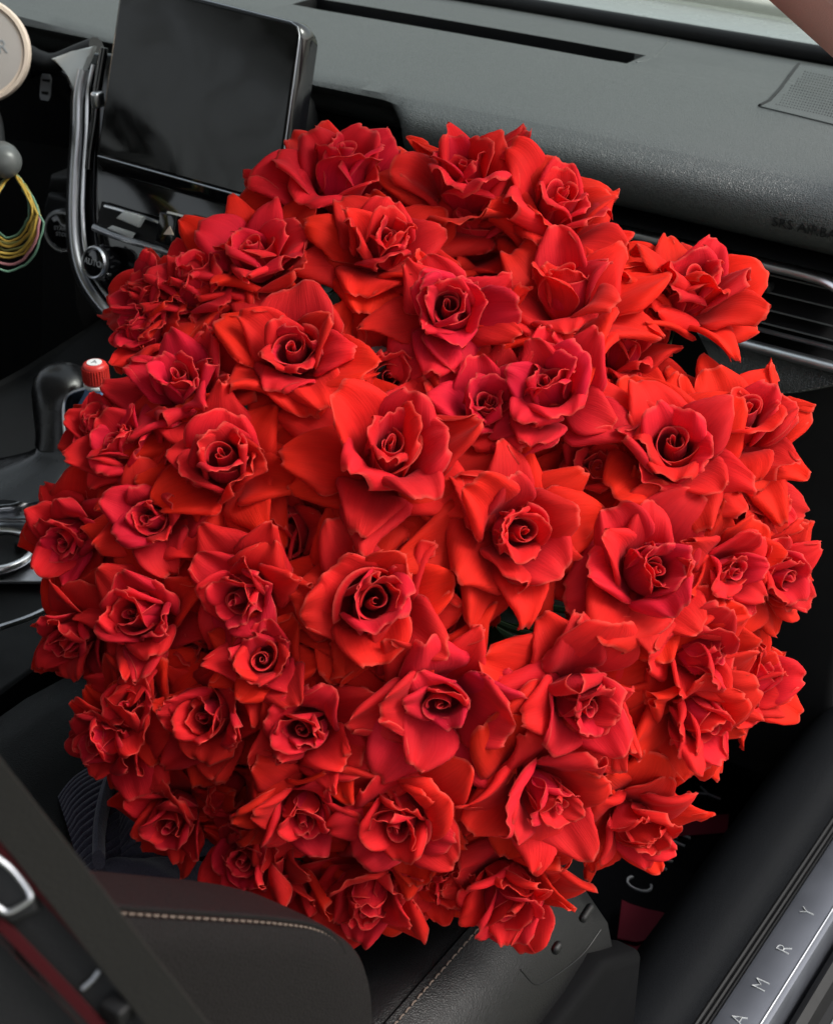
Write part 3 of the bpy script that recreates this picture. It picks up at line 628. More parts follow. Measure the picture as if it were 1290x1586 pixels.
b = MB(); b.tube([(-.2690, y, .2006) for y in (.2, .9, 1.7)], .0011, 8); b.build('plate_ridge', 'chrome_dark', sp_)
for ch, x, y in (('Y', 1250, 1413), ('R', 1216, 1471), ('M', 1181, 1527), ('A', 1146, 1580)):
    p = onZ(x, y, .2012); p[0] = -.2845
    text_part('plate_letter', ch, .0180, 'silverpaint', sp_, p, (0, 1, 0), (-1, 0, 0), .0007, .95, -.0006)
pa = np.array(onZ(1181, 1527, .2012)); pc = np.array(onZ(1216, 1471, .2012)); dy = pc[1]-pa[1]
text_part('plate_letter', 'C', .0180, 'silverpaint', sp_, (-.2845, pa[1]-2*dy, .2012), (0, 1, 0), (-1, 0, 0), .0007, .95, -.0006)
P = [(-.258, .13), (-.256, .180), (-.250, .186), (-.243, .182), (-.238, .172), (-.20, .165), (-.17, .15), (-.16, -.1), (-.258, -.1)]
b = MB(); b.loft([[(x, y, z) for x, z in P] for y in np.linspace(.2, 1.70, 4)]); b.build('outer_rubber', 'black', sill, 30)
for dx, z in ((-.229, .1712), (-.215, .1692), (-.205, .1676), (-.196, .1655)):
    b = MB(); b.tube([(dx, y, z) for y in (.2, .9, 1.7)], .0013, 8); b.build('rubber_line', 'greyprint', sill)

fm = thing('floor_mat', 'black floor mat with silver model lettering in the passenger footwell', 'floor mat', (-.58, 1.2, 0))
b = MB(); b.prism([(-.44, .78, -.006), (-.44, 1.46, -.006), (-.80, 1.46, -.006), (-.80, .78, -.006)], (0, 0, .008), .003); b.build('sheet', 'mat', fm)
b = MB(); b.prism([(-.445, 1.055, .003), (-.445, 1.40, .003), (-.545, 1.40, .003), (-.545, 1.075, .003)], (0, 0, .005), .002); hp = b.build('badge', 'gloss', fm)
for ch, x, y in (('Y', 1111, 1236), ('R', 1082, 1268), ('M', 1056, 1301), ('A', 1030, 1338), ('C', 1004, 1378)):
    p = onZ(x, y, .0085); p[0] = -.497
    text_part('badge_letter', ch, .043, 'greyprint', hp, p, (0, 1, 0), (-1, 0, 0), .0012, .62, -.0009)
fp = thing('red_card', 'folded dark red card lying in the footwell beside the seat', 'card', tuple(onZ(995, 1450, .02)))
b = MB(); b.prism([onZ(x, y, .022) for x, y in ((962, 1395), (975, 1404), (1000, 1412), (1034, 1417), (1012, 1456), (985, 1462), (955, 1456))], (0, 0, .003), .001); b.build('flap', 'red_mat', fp)
b = MB(); b.prism([onZ(x, y, .016) for x, y in ((955, 1460), (985, 1466), (1003, 1464), (972, 1514), (944, 1484))], (0, 0, .003), .001); b.build('flap', 'red_mat', fp)
rp = thing('red_reflection', 'dark red reflection added as a thin sheet across the floor mat lettering', 'ribbon', tuple(onZ(1090, 1280, .012)))
b = MB(); b.prism([onZ(x, y, .0105) for x, y in ((1040, 1268), (1128, 1262), (1126, 1290), (1040, 1296))], (0, 0, .0012)); b.build('band', 'red_mat', rp)  # flat red sheet standing in for a translucent reflection over the letters
# ================================================================== ROSES

def sm(x):
    x = np.clip(x, 0, 1); return x*x*(3-2*x)

def sheet_mesh(name, P, thick, mat, uv=None):
    """closed thin shell from an (n,m,3) grid of points"""
    n, m, _ = P.shape
    du = np.gradient(P, axis=0); dv = np.gradient(P, axis=1)
    N = np.cross(du, dv); N /= (np.linalg.norm(N, axis=2, keepdims=True)+1e-9)
    ui = np.linspace(0, 1, n)[:, None]; vi = np.linspace(-1, 1, m)[None, :]
    th = thick*(1-0.55*np.maximum(np.abs(vi)**4*np.ones_like(ui), (ui**6)*np.ones_like(vi)))[..., None]
    A = (P+N*th*.5).reshape(-1, 3); B = (P-N*th*.5).reshape(-1, 3)
    V = np.concatenate([A, B]); k = n*m
    idx = np.arange(k).reshape(n, m)
    q = np.stack([idx[:-1, :-1], idx[1:, :-1], idx[1:, 1:], idx[:-1, 1:]], -1).reshape(-1, 4)
    qb = (q+k)[:, ::-1]
    def rim(e): 
        return np.stack([e[:-1], e[1:], e[1:]+k, e[:-1]+k], -1)
    r = np.concatenate([rim(idx[:, 0])[:, ::-1], rim(idx[:, -1]), rim(idx[-1, :])[:, ::-1], rim(idx[0, :])])
    F = np.concatenate([q, qb, r]).astype(np.int32)
    me = bpy.data.meshes.new(name)
    me.vertices.add(len(V)); me.vertices.foreach_set('co', V.astype(np.float32).ravel())
    me.loops.add(F.size); me.loops.foreach_set('vertex_index', F.ravel())
    me.polygons.add(len(F)); me.polygons.foreach_set('loop_start', np.arange(0, F.size, 4, dtype=np.int32))
    me.polygons.foreach_set('use_smooth', np.ones(len(F), dtype=bool))
    uvl = me.uv_layers.new(name='UV')
    uu = np.stack(np.broadcast_arrays(vi*.5+.5, ui), -1).reshape(-1, 2)
    uu = np.concatenate([uu, uu])
    uvl.data.foreach_set('uv', uu[F.ravel()].astype(np.float32).ravel())
    me.materials.append(mat)
    me.update(); me.validate()
    return me

def petal_pts(rng, L, W, alpha, cup, roll, rollfrac, tipw=.45, ruffle=.002, r0=.004, z0=0., n=15, m=19, crease=0., sway=.0, twist=.3, foldpow=1.6, wide=.58):
    """alpha: control angles (deg from the flower axis, outward) along the petal"""
    uf = np.linspace(0, 1, 61)
    a = np.radians(np.interp(uf, np.linspace(0, 1, len(alpha)), alpha))
    ker = np.ones(7)/7; ap = np.pad(a, 3, mode='edge'); a = np.convolve(ap, ker, 'valid')
    ds = L/60
    R = r0+np.concatenate([[0], np.cumsum(np.sin(a[:-1])*ds)])
    Z = z0+np.concatenate([[0], np.cumsum(np.cos(a[:-1])*ds)])
    u = np.linspace(0, 1, n)**.9; v = np.linspace(-1, 1, m)
    ph = [rng.uniform(0, 6.28) for _ in range(8)]
    lean = rng.uniform(-.12, .12)
    ue = u[:, None]*(1-.10*np.abs(v[None, :])**2.2+lean*v[None, :]*.6 + .03*u[:, None]**4*np.sin(5*v[None, :]+ph[0])+.014*u[:, None]**8*np.sin(13*v[None, :]+ph[4])*np.sin(3*v[None, :]+ph[6]))
    ue = np.clip(ue, 0, 1.0)
    def ip(arr): return np.interp(ue, uf, arr)
    Rc, Zc, ac = ip(R), ip(Z), ip(a)
    wu = (.20+.80*sm(ue/wide)) * np.sqrt(np.clip(1-(np.clip((ue-wide)/(1-wide), 0, 1)**2)*(1-tipw**2), .02, 1))
    w = W*wu*(1+.06*np.sin(6*ue+ph[1])*np.sign(v)[None, :]+.025*np.sin(19*ue+ph[7])*sm((ue-.4)/.3))
    K = 26
    out = np.zeros((n, m, 2))
    for side in (-1, 1):
        rf = rollfrac*rng.uniform(.6, 1.15); rl = roll*rng.uniform(.5, 1.3)
        cols = np.where(v*side > 1e-6)[0]
        for j in cols:
            t = abs(v[j]); s = np.linspace(0, 1, K)[None, :]*t*w[:, j][:, None]
            uej = ue[:, j][:, None]
            sr = w[:, j][:, None]*np.clip(1-rf*uej**foldpow, .05, 1)
            th = crease*sm(uej*1.6)*(1-.5*uej) + cup*s/W*(1-.25*uej) - rl*np.clip(s-sr, 0, None)/W*sm((uej-.2)/.45)*4.6
            th = np.maximum(th, -2.7-.5*uej)
            dsj = t*w[:, j][:, None]/(K-1)
            x = (np.cos(th[:, :-1])*dsj).sum(1); nn = -(np.sin(th[:, :-1])*dsj).sum(1)
            out[:, j, 0] = side*x; out[:, j, 1] = nn
    vv = v[None, :]
    off = out[..., 1] + ruffle*ue**2*np.abs(vv)**1.2*np.sin(4.2*vv+3*ue+ph[2]) \
        + ruffle*.7*ue**2*np.sin(2.6*vv+ph[3]) + ruffle*.30*ue**3*np.sin(9*vv+4*ue+ph[5])
    x = out[..., 0] + sway*L*ue**2
    rr = Rc+off*np.cos(ac); zz = Zc-off*np.sin(ac)
    tw = rng.uniform(-twist, twist)*ue**1.4
    zz = zz+x*np.sin(tw)*.8; x = x*np.cos(tw)
    return np.stack([rr, x, zz], -1)

def core_pts(rng, R, H, span, close, spiral, lip, z0=0, n=12, m=17):
    u = np.linspace(0, 1, n)[:, None]; v = np.linspace(-1, 1, m)[None, :]
    p = rng.uniform(0, 6.28)
    prof = .45+.55*sm(u/.5) - (1-close)*sm((u-.5)/.5) + lip*np.clip(u-.8, 0, 1)**2*25*(.6+.4*np.sin(2*v+p))
    rho = R*prof*(1+spiral*v) + .0006*u*np.sin(5*v+p)
    phi = span*v
    z = z0+H*u*(1-.16*v**2+.03*np.sin(4*v+p)*u) - lip*np.clip(u-.9, 0, 1)*.05
    return np.stack([rho*np.cos(phi), rho*np.sin(phi), z*np.ones_like(phi)], -1)

def rotz(P, a):
    c, s = math.cos(a), math.sin(a)
    return np.stack([P[..., 0]*c-P[..., 1]*s, P[..., 0]*s+P[..., 1]*c, P[..., 2]], -1)

GA = 2.39996
def make_rose(seed, mat, openness=.5, petals_outer=1.0, link=None, parent=None, tint=0., size=1.):
    rng = random.Random(seed)
    items = []
    U = rng.uniform
    ph = U(0, 6.28)
    i = 0
    o = openness
    lift = U(-.002, .004)
    style = rng.choices((0, 1, 2), (.30, .42, .28))[0]   # open spiral, tall half closed, leaning
    # tight heart
    nc = rng.choice((5, 6, 6))
    ctr = np.array([U(-.002, .002), U(-.002, .002), lift])
    for k in range(nc):
        R = .0028+.0031*k*(.9+.2*o)*U(.9, 1.12); H = .046-.0010*k+U(-.003, .003)
        P = core_pts(rng, R, H, 2.7-.30*k+U(-.2, .2), .60+.06*k+.08*o, .34-.03*k+U(-.06, .06), .20+.02*k)
        items.append((rotz(P, ph+i*GA+U(-.3, .3))+ctr, .0+.07*k)); i += 1
    # cupped ring: one or two petals stand away from the bud
    n1 = rng.choice((4, 5, 5))
    for k in range(n1):
        j = U(-1, 1); q = U(0, 1)**2*(30 if style != 1 else 18); oo = min(o, .42) if style != 1 else min(o, .15)
        al = [56, 0+6*oo+q*.3, -9+6*oo+5*j+q*.5, -2+26*oo+10*j+q, 24+60*oo+34*j+q]
        P = petal_pts(rng, (.056 if style != 1 else .060)+.005*j, .0225+U(-.003, .004), al, 1.15-.35*o-q*.02, 2.0+o, U(.4, .8), .48, .0026, .0045, crease=U(0., .35), twist=.4)
        items.append((rotz(P, ph+i*GA+U(-.4, .4))+ctr*.6, .36)); i += 1
    n2 = rng.choice((5, 5, 6))
    for k in range(n2):
        j = U(-1, 1); g = U(-14, 18); pt = rng.random()**.85
        e = 12 if style == 1 else 0
        al = [66, 16+12*o-e*.5, 14+22*o+g-e, 34+28*o+g+8*j-e, 62+40*o+g+38*j]
        P = petal_pts(rng, .061*U(.86, 1.12), (.030-.005*pt)*U(.88, 1.1), al, .65-.3*o+U(-.25, .25), 2.4+U(-.8, 1.2), .50+.45*pt, .50-.18*pt, .0042, .005, crease=U(-.1, .45), sway=U(-.12, .12), twist=.6, foldpow=U(1.1, 1.9), wide=U(.5, .64))
        items.append((rotz(P, ph+i*GA+U(-.4, .4)), .52)); i += 1
    n3 = rng.choice((5, 6, 6))
    for k in range(n3):
        j = U(-1, 1); g = U(-18, 16); pt = rng.random()**.85
        al = [72, 36+14*o, 44+20*o+g, 62+20*o+g+10*j, 82+24*o+g+34*j]
        P = petal_pts(rng, .066*U(.86, 1.14), (.034-.006*pt)*U(.85, 1.12), al, .25+U(-.3, .3), 2.8+U(-.8, 1.2), .62+.48*pt, .44-.20*pt, .0048, .005, -.002, crease=U(-.2, .5), sway=U(-.16, .16), twist=.8, foldpow=U(.9, 1.8), wide=U(.48, .62))
        items.append((rotz(P, ph+i*GA+U(-.45, .45)), .78)); i += 1
    n4 = rng.choice((6, 7))
    a0 = U(0, 6.28)
    for k in range(n4):
        j = U(-1, 1); g = U(-16, 16); pt = rng.random()**.85
        al = [82, 54+12*o, 64+14*o+g, 80+14*o+g+12*j, 96+16*o+g+34*j]
        P = petal_pts(rng, .071*U(.82, 1.14), (.036-.006*pt)*U(.85, 1.12), al, .1+U(-.3, .25), 2.8+U(-.8, 1.2), .66+.48*pt, .40-.20*pt, .0050, .005, -.005, crease=U(-.25, .5), sway=U(-.18, .18), twist=.8, foldpow=U(.9, 1.7), wide=U(.46, .6))
        items.append((rotz(P, a0+k*6.283/n4+U(-.3, .3)), .97)); i += 1
    # the heart leans, is squeezed and varies in size
    hs, sq, qa = U(.82, 1.12), U(.78, 1.0), U(0, 3.14); tl = (.30, .25, .62)[style]; tx, ty = U(-tl, tl), U(-tl, tl)
    Rx = np.array(Matrix.Rotation(tx, 3, 'X')@Matrix.Rotation(ty, 3, 'Y'))
    for k in range(nc+n1):
        P, lay = items[k]; P = rotz(P, qa)*np.array([hs*sq, hs/sq**.5, hs**.6]); P = rotz(P, -qa)
        items[k] = ((P-np.array([0, 0, .012]))@Rx.T+np.array([0, 0, .012]), lay)
    obs = []
    for P, lay in items:
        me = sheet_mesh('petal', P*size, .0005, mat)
        ob = bpy.data.objects.new('petal', me)
        a = np.array([.76, .013, .052]); b = np.array([.81, .022, .010])
        t = min(1, max(0, lay+U(-.28, .28)+tint))
        c = (a*(1-t)+b*t)*U(.85, 1.08)
        ob.color = (*c, 1)
        ob.parent = parent
        link.objects.link(ob); obs.append(ob)
    return obs

def petal_material():
    m = bpy.data.materials.new('rose_petal'); m.use_nodes = True
    nt = m.node_tree; N = nt.nodes; Lk = nt.links; N.clear()
    out = N.new('ShaderNodeOutputMaterial')
    oi = N.new('ShaderNodeObjectInfo')
    uv = N.new('ShaderNodeUVMap'); uv.uv_map = 'UV'
    sep = N.new('ShaderNodeSeparateXYZ'); Lk.new(uv.outputs[0], sep.inputs[0])
    # distance from the petal rim in uv
    def math_(op, a, b=None, c=None):
        x = N.new('ShaderNodeMath'); x.operation = op
        for i, s in enumerate((a, b, c)):
            if s is None: continue
            if isinstance(s, (int, float)): x.inputs[i].default_value = s
            else: Lk.new(s, x.inputs[i])
        return x.outputs[0]
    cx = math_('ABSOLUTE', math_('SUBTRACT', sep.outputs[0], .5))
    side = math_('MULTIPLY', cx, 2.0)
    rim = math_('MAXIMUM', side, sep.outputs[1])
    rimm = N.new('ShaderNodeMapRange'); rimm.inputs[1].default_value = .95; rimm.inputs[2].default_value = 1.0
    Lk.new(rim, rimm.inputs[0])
    # veins fan out from the base
    comb = N.new('ShaderNodeCombineXYZ')
    Lk.new(math_('MULTIPLY', sep.outputs[0], 46.0), comb.inputs[0]); Lk.new(math_('MULTIPLY', sep.outputs[1], 2.5), comb.inputs[1])
    Lk.new(math_('MULTIPLY', oi.outputs['Random'], 50.0), comb.inputs[2])
    vn = N.new('ShaderNodeTexNoise'); vn.inputs['Scale'].default_value = 1.0; vn.inputs['Detail'].default_value = 3
    Lk.new(comb.outputs[0], vn.inputs['Vector'])
    tc = N.new('ShaderNodeTexCoord')
    mot = N.new('ShaderNodeTexNoise'); mot.inputs['Scale'].default_value = 55; mot.inputs['Detail'].default_value = 3
    Lk.new(tc.outputs['Object'], mot.inputs['Vector'])
    val = math_('ADD', math_('MULTIPLY', vn.outputs[0], .22), math_('MULTIPLY', mot.outputs[0], .34))
    val = math_('ADD', val, .72)
    mul = N.new('ShaderNodeVectorMath'); mul.operation = 'SCALE'
    Lk.new(oi.outputs['Color'], mul.inputs[0]); Lk.new(val, mul.inputs['Scale'])
    gr = N.new('ShaderNodeMix'); gr.data_type = 'RGBA'; Lk.new(sep.outputs[1], gr.inputs[0]); gr.inputs[6].default_value = (.86, .6, 1.3, 1); gr.inputs[7].default_value = (1.06, 1.25, .85, 1)
    gm = N.new('ShaderNodeVectorMath'); gm.operation = 'MULTIPLY'; Lk.new(mul.outputs[0], gm.inputs[0]); Lk.new(gr.outputs[2], gm.inputs[1])
    mix = N.new('ShaderNodeMix'); mix.data_type = 'RGBA'
    Lk.new(math_('MULTIPLY', rimm.outputs[0], .42), mix.inputs[0])  # edges naturally a little paler, plus a rim highlight painted into the colour
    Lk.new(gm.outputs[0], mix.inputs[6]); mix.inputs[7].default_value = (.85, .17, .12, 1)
    bump = N.new('ShaderNodeBump'); bump.inputs['Strength'].default_value = .5; bump.inputs['Distance'].default_value = .0006
    Lk.new(vn.outputs[0], bump.inputs['Height'])
    p = N.new('ShaderNodeBsdfPrincipled')
    Lk.new(mix.outputs[2], p.inputs['Base Color']); Lk.new(bump.outputs[0], p.inputs['Normal'])
    p.inputs['Roughness'].default_value = .7; p.inputs['Specular IOR Level'].default_value = .14
    p.inputs['Sheen Weight'].default_value = .12; p.inputs['Sheen Roughness'].default_value = .5
    p.inputs['Sheen Tint'].default_value = (1, .35, .35, 1)
    tr = N.new('ShaderNodeBsdfTranslucent'); Lk.new(mix.outputs[2], tr.inputs[0]); Lk.new(bump.outputs[0], tr.inputs[1])
    ms = N.new('ShaderNodeMixShader'); ms.inputs[0].default_value = .44
    Lk.new(p.outputs[0], ms.inputs[1]); Lk.new(tr.outputs[0], ms.inputs[2]); Lk.new(ms.outputs[0], out.inputs[0])
    return m
# ------------------------------------------------------------------ the bouquet: a dome of roses leaning towards the open door
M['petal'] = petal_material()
TOPP, BOTP = at(660, 250, 1.31), at(645, 1420, 1.02)
DC = (TOPP+BOTP)/2                                   # centre of the dome's rim
DA = np.cross(RT, TOPP-BOTP); DA /= np.linalg.norm(DA)
DV = np.cross(DA, RT)
RA, RH = .305, .215                                  # radius of the rim and height of the dome, at the rose hearts
BASIS = np.stack([RT/RA, DV/RA, DA/RH])
def dome_hit(x, y):
    d = ray(x, y); o = BASIS@(CAM-DC); q = BASIS@d
    a, bq, c = q@q, 2*o@q, o@o-1; disc = bq*bq-4*a*c
    t = (-bq-math.sqrt(disc))/(2*a) if disc > 0 else -bq/(2*a)
    p = CAM+d*t; n = BASIS.T@(BASIS@(p-DC)); n /= np.linalg.norm(n)
    return p, n, t
# x, y of the rose in the photograph, radius in its pixels, offset of the heart, openness, colour shift to orange (+) or crimson (-), depth shift, label
ROSES = [
 (528, 272, 106, (0, -26), .25, -.25, 0, 'cupped crimson rose at the top left, beside the lower right of the touchscreen'),
 (728, 272, 108, (5, -22), .45, 0, 0, 'rose at the middle of the top row with its heart turned up'),
 (868, 314, 108, (-20, -15), .55, .15, 0, 'rose at the right end of the top row with a folded outer petal'),
 (1072, 436, 98, (18, -38), .15, .15, 0, 'tall half closed rose standing in front of the right air vent'),
 (400, 385, 92, (5, 0), .35, -.05, 0, 'round spiral rose just below the corner of the touchscreen'),
 (588, 372, 90, (0, -18), .45, .05, 0, 'rose directly below the cupped crimson one of the top row'),
 (868, 448, 112, (-8, -10), .65, .2, 0, 'wide orange red rose below the right end of the top row'),
 (697, 478, 86, (-6, -4), .3, -.3, 0, 'dark crimson rose with pale pink heart in the upper middle'),
 (300, 432, 78, (-20, -20), .3, -.2, 0, 'rose seen from the side below the hazard button'),
 (222, 455, 68, (-14, -20), .3, -.1, .0, 'small bright pinkish rose at the upper left edge under the climate knob'),
 (452, 535, 102, (-8, -22), .5, .05, 0, 'rose with upright pointed heart left of the white gap'),
 (222, 508, 60, (-12, -8), .35, -.15, .01, 'rose at the left edge just above the red bottle cap'),
 (274, 594, 92, (-10, -10), .3, -.25, 0, 'large petalled crimson rose at the height of the red bottle cap, further right'),
 (850, 600, 98, (0, -8), .45, -.3, 0, 'crimson swirling rose right of the centre'),
 (1045, 695, 108, (5, 8), .6, .15, 0, 'open rose with a tight snail heart right of the centre'),
 (1148, 655, 98, (-16, -8), .6, .25, 0, 'bright orange red rose below the stitched knee pad'),
 (602, 692, 122, (5, -10), .75, .1, 0, 'widest star shaped rose in the middle of the bouquet'),
 (345, 715, 102, (-14, -4), .55, .15, 0, 'orange edged rose with ringed heart left of the middle'),
 (195, 690, 74, (-12, -6), .4, -.2, 0, 'ruffled dark rose on the left side above the cup holder'),
 (150, 660, 58, (-16, -4), .3, -.2, .01, 'rose at the left edge touching the gear lever'),
 (232, 800, 80, (-8, -4), .4, -.2, 0, 'crimson rose with a square curled heart on the left side'),
 (805, 822, 112, (-4, -4), .75, .15, 0, 'broad rose with pale heart just right below the centre'),
 (1000, 880, 112, (6, 10), .65, -.15, 0, 'crimson rose with large rounded petals on the right'),
 (1138, 885, 80, (2, -4), .45, .1, 0, 'boxy rose between the rounded crimson rose and the right edge'),
 (1208, 890, 78, (10, -4), .5, .1, 0, 'rose at the far right edge with a pinched pink heart'),
 (105, 830, 78, (-14, -6), .3, -.2, 0, 'rose at the left edge beside the cup holder ring'),
 (222, 950, 86, (4, 2), .45, -.1, 0, 'rose with dark hollow heart on the lower left side'),
 (108, 990, 74, (-12, 0), .35, -.1, .0, 'rose at the left edge above the grey seat bolster'),
 (568, 930, 112, (0, -8), .6, .1, 0, 'rose with a pointed pink bud heart below the widest one'),
 (375, 925, 84, (-4, -6), .4, -.15, 0, 'rose with folded pink petal left of the pointed bud rose'),
 (412, 1020, 72, (-2, -4), .3, .05, .0, 'small rose of tightly rolled petals left below the middle'),
 (690, 1092, 116, (-8, 10), .55, -.2, 0, 'large crimson spiral rose in the lower middle'),
 (898, 1092, 106, (2, 4), .45, .05, 0, 'perfectly ringed rose right of the large crimson spiral'),
 (1085, 1112, 98, (0, 2), .5, .15, 0, 'rose with oval heart at the lower right'),
 (1075, 1020, 84, (-4, -6), .45, .05, 0, 'ruffled rose squeezed above the oval hearted one'),
 (478, 1130, 92, (-2, 6), .4, -.05, 0, 'snail hearted rose in the lower left middle'),
 (198, 1090, 82, (0, 0), .5, .1, 0, 'orange petalled rose at the lower left next to the seat bolster'),
 (322, 1112, 84, (-10, 4), .5, 0, 0, 'rose with twisted pink heart in the lower left'),
 (165, 1150, 70, (-10, 6), .35, -.1, -.02, 'small rose at the lowest left edge above the sweater'),
 (848, 1235, 104, (2, 4), .5, .05, 0, 'rose with one curled hood petal at the lower right middle'),
 (980, 1290, 88, (0, 6), .45, .2, 0, 'rose with exposed pink bud at the lower right end'),
 (615, 1270, 100, (-6, 4), .55, .1, 0, 'rose in the middle of the second lowest row'),
 (470, 1262, 88, (0, 12), .45, .0, 0, 'rose left of the middle in the second lowest row'),
 (268, 1268, 82, (6, 2), .45, .05, 0, 'rose in front of the ribbed sleeve at the lower left'),
 (375, 1325, 76, (-4, -4), .4, -.1, 0, 'small rose above the stitched side bolster'),
 (570, 1385, 94, (-2, 2), .45, 0, 0, 'rose hanging lowest beside the end of the bolster stitching'),
 (782, 1385, 94, (6, 4), .5, .05, 0, 'rose at the bottom resting against the cushion seam'),
 (440, 1375, 72, (-4, 6), .4, .0, .0, 'half hidden rose at the bottom left of the lowest one'),
 (748, 625, 90, (-12, -8), .35, -.3, .02, 'half hidden crimson rose left of the swirling one'),
 (600, 565, 92, (0, -10), .7, .2, .035, 'sunken rose with broad flat petals above the widest one'),
 (960, 545, 80, (0, -10), .7, .1, .04, 'sunken rose below the wide orange red one'),
 (740, 370, 84, (0, -10), .7, .1, .045, 'sunken rose under the middle of the top row'),
 (330, 505, 84, (-10, -10), .6, .3, .03, 'sunken orange rose left of the upright pointed heart'),
 (440, 830, 92, (0, 0), .8, .25, .045, 'sunken star petalled rose below the ringed orange one'),
 (680, 930, 84, (0, 0), .8, .1, .055, 'sunken rose right of the pointed pink bud'),
 (920, 740, 90, (0, 0), .7, .2, .045, 'sunken rose between the swirling and the broad ones'),
 (1165, 775, 88, (10, 0), .7, .2, .03, 'sunken rose with big smooth petals on the right edge'),
 (1180, 1055, 76, (14, 0), .6, .25, .02, 'rose with broad orange petal at the lower right edge'),
 (545, 1060, 80, (0, 0), .7, .15, .04, 'sunken rose above the snail hearted one'),
 (965, 1210, 78, (0, 0), .7, .2, .045, 'sunken rose beside the grey paper gap'),
 (720, 1250, 78, (0, 0), .7, .25, .035, 'sunken orange rose between the two lower middle ones'),
 (300, 1000, 76, (0, 0), .7, .1, .035, 'sunken rose right of the dark hollow heart'),
 (160, 770, 70, (-8, 0), .5, -.1, .03, 'sunken rose between the left edge ones'),
 (985, 1000, 84, (0, 0), .7, .0, .04, 'sunken rose below the rounded crimson one'),
 (680, 1370, 74, (0, 4), .6, .15, .03, 'half hidden rose between the two lowest ones'),
 (350, 1220, 74, (0, 4), .6, .15, .03, 'half hidden orange rose right of the ribbed sleeve'),
]
for i, (x, y, rp, off, op, tint, sink, label) in enumerate(ROSES):
    p, n, t = dome_hit(x, y); p = p+ray(x, y)*sink
    s = rp/FPX*t/.0485
    tocam = -ray(x, y)/np.linalg.norm(ray(x, y))
    rg = random.Random(900+i)
    ax = n*.78+tocam*.22+(RT*(off[0]/rp*.75+rg.uniform(-.28, .28))+UP*(-off[1]/rp*.75+rg.uniform(-.28, .28))); ax /= np.linalg.norm(ax); base = p-ax*.030*s
    z = Vector(ax); xx = z.orthogonal().normalized(); yy = z.cross(xx)
    root = thing('red_rose', label, 'rose', tuple(base), 'red roses of the bouquet')
    root.matrix_world = Matrix(((xx.x, yy.x, z.x, base[0]), (xx.y, yy.y, z.y, base[1]), (xx.z, yy.z, z.z, base[2]), (0, 0, 0, 1)))
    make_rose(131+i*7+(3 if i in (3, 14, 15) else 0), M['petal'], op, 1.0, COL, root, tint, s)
    # sepals and stem
    bb = MB(); bb.tube([(0, 0, -.012*s), (0, 0, -.004*s), (0, 0, .006*s)], [.003*s, .007*s, .004*s], 10); o = bb.build('calyx', 'stem', None); o.parent = root
    bb = MB(); tgt = root.matrix_world.inverted()@Vector(DC-DA*.15+(base-DC)*.12)
    bb.tube([(0, 0, -.008*s), (0, 0, -.035), Vector((0, 0, -.05))*.6+tgt*.4, tgt], .0026, 7); o = bb.build('stem', 'stem', None); o.parent = root
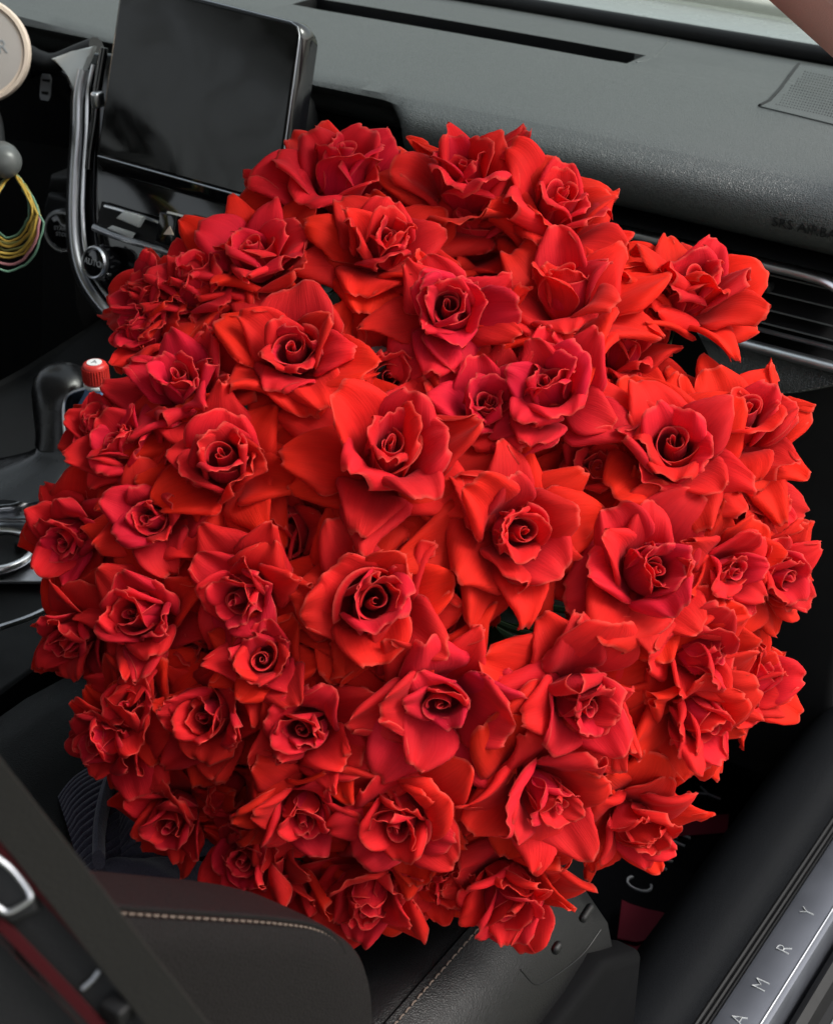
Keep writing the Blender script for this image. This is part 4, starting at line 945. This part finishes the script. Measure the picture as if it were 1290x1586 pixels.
# leaves under the flowers
def leaf_obj(c, d, nrm, L, k):
    d = Vector(d).normalized(); nrm = (Vector(nrm)-d*Vector(nrm).dot(d)).normalized(); sd = d.cross(nrm); P = []
    for a in np.linspace(0, 1, 9):
        w = L*.30*math.sin(math.pi*min(1, a**.8))**.9*(1-.2*a)+.0004
        P.append([Vector(c)+d*L*a+sd*w*q+nrm*(-.25*L*a*a+.10*L*abs(q)*(1-a)) for q in (-1, -.5, 0, .5, 1)])
    b = MB(); b.quadgrid(P); return b
bq = thing('bouquet_wrapper', 'dark paper wrapping and foliage holding the rose dome together', 'wrapper', tuple(DC-DA*.15))
rings = []
for k in np.linspace(0, 1, 10):
    rr = .26*math.sin(k*math.pi/2)+.002; hh = -.165+.135*(1-math.cos(k*math.pi/2))
    rings.append([Vector(DC+DA*hh+(RT*math.cos(a)+DV*math.sin(a))*rr*(1+.02*math.sin(a*22)*k)) for a in np.linspace(0, math.tau, 89)[:-1]])
b = MB(); b.loft(rings, False); b.build('paper', 'wrap', bq, 60)
s0 = Vector(DC-DA*.150); s1 = Vector((s0.x-.01, s0.y+.03, .012)); rings = []
for k in np.linspace(0, 1, 8):
    c = s0*(1-k)+s1*k; rr = .075-.03*math.sin(k*math.pi*.8)+.012*k
    rings.append([c+Vector((math.cos(a), math.sin(a), 0))*rr*(1+.05*math.sin(a*9+k)) for a in np.linspace(0, math.tau, 55)[:-1]])
b = MB(); b.loft(rings); b.build('wrapped_stems', 'wrap', bq, 60)
b = MB(); b.tube([s0*.45+s1*.55+Vector((math.cos(a), math.sin(a), 0))*.052 for a in np.linspace(0, math.tau, 33)[:-1]], .010, 8, .3, (0, 0, 1), True); b.build('ribbon', 'red_mat', bq)
for x, y, w, h, rot in ((1000, 1168, 70, 60, .3), (548, 512, 42, 36, .8), (606, 302, 30, 26, .2), (1030, 1235, 80, 40, .6)):
    p, n, t = dome_hit(x, y); p = p-n*.038; c0 = Vector(p); e1 = Vector(RT)*math.cos(rot)+Vector(UP)*math.sin(rot); e2 = Vector(n).cross(e1)
    w, h = w/FPX*t, h/FPX*t; b = MB(); b.quadgrid([[c0+e1*w*a+e2*h*q+Vector(n)*.006*math.sin(3*a+2*q) for q in np.linspace(-1, 1, 5)] for a in np.linspace(-1, 1, 7)]); b.build('paper_tab', 'paper', bq)
lr = random.Random(5)
for k in range(90):
    a = lr.uniform(0, math.tau); rr = .20*math.sqrt(lr.random()); hh = RH*math.sqrt(max(0, 1-(rr/RA)**2))-lr.uniform(.07, .095)
    c = DC+DA*hh+(RT*math.cos(a)+DV*math.sin(a))*rr; q = lr.uniform(0, math.tau)
    leaf_obj(c, RT*math.cos(q)+DV*math.sin(q)+DA*.1-(c-DC)*1.0, DA+(c-DC)*2, lr.uniform(.035, .055), k).build('leaf', 'leaf', bq)
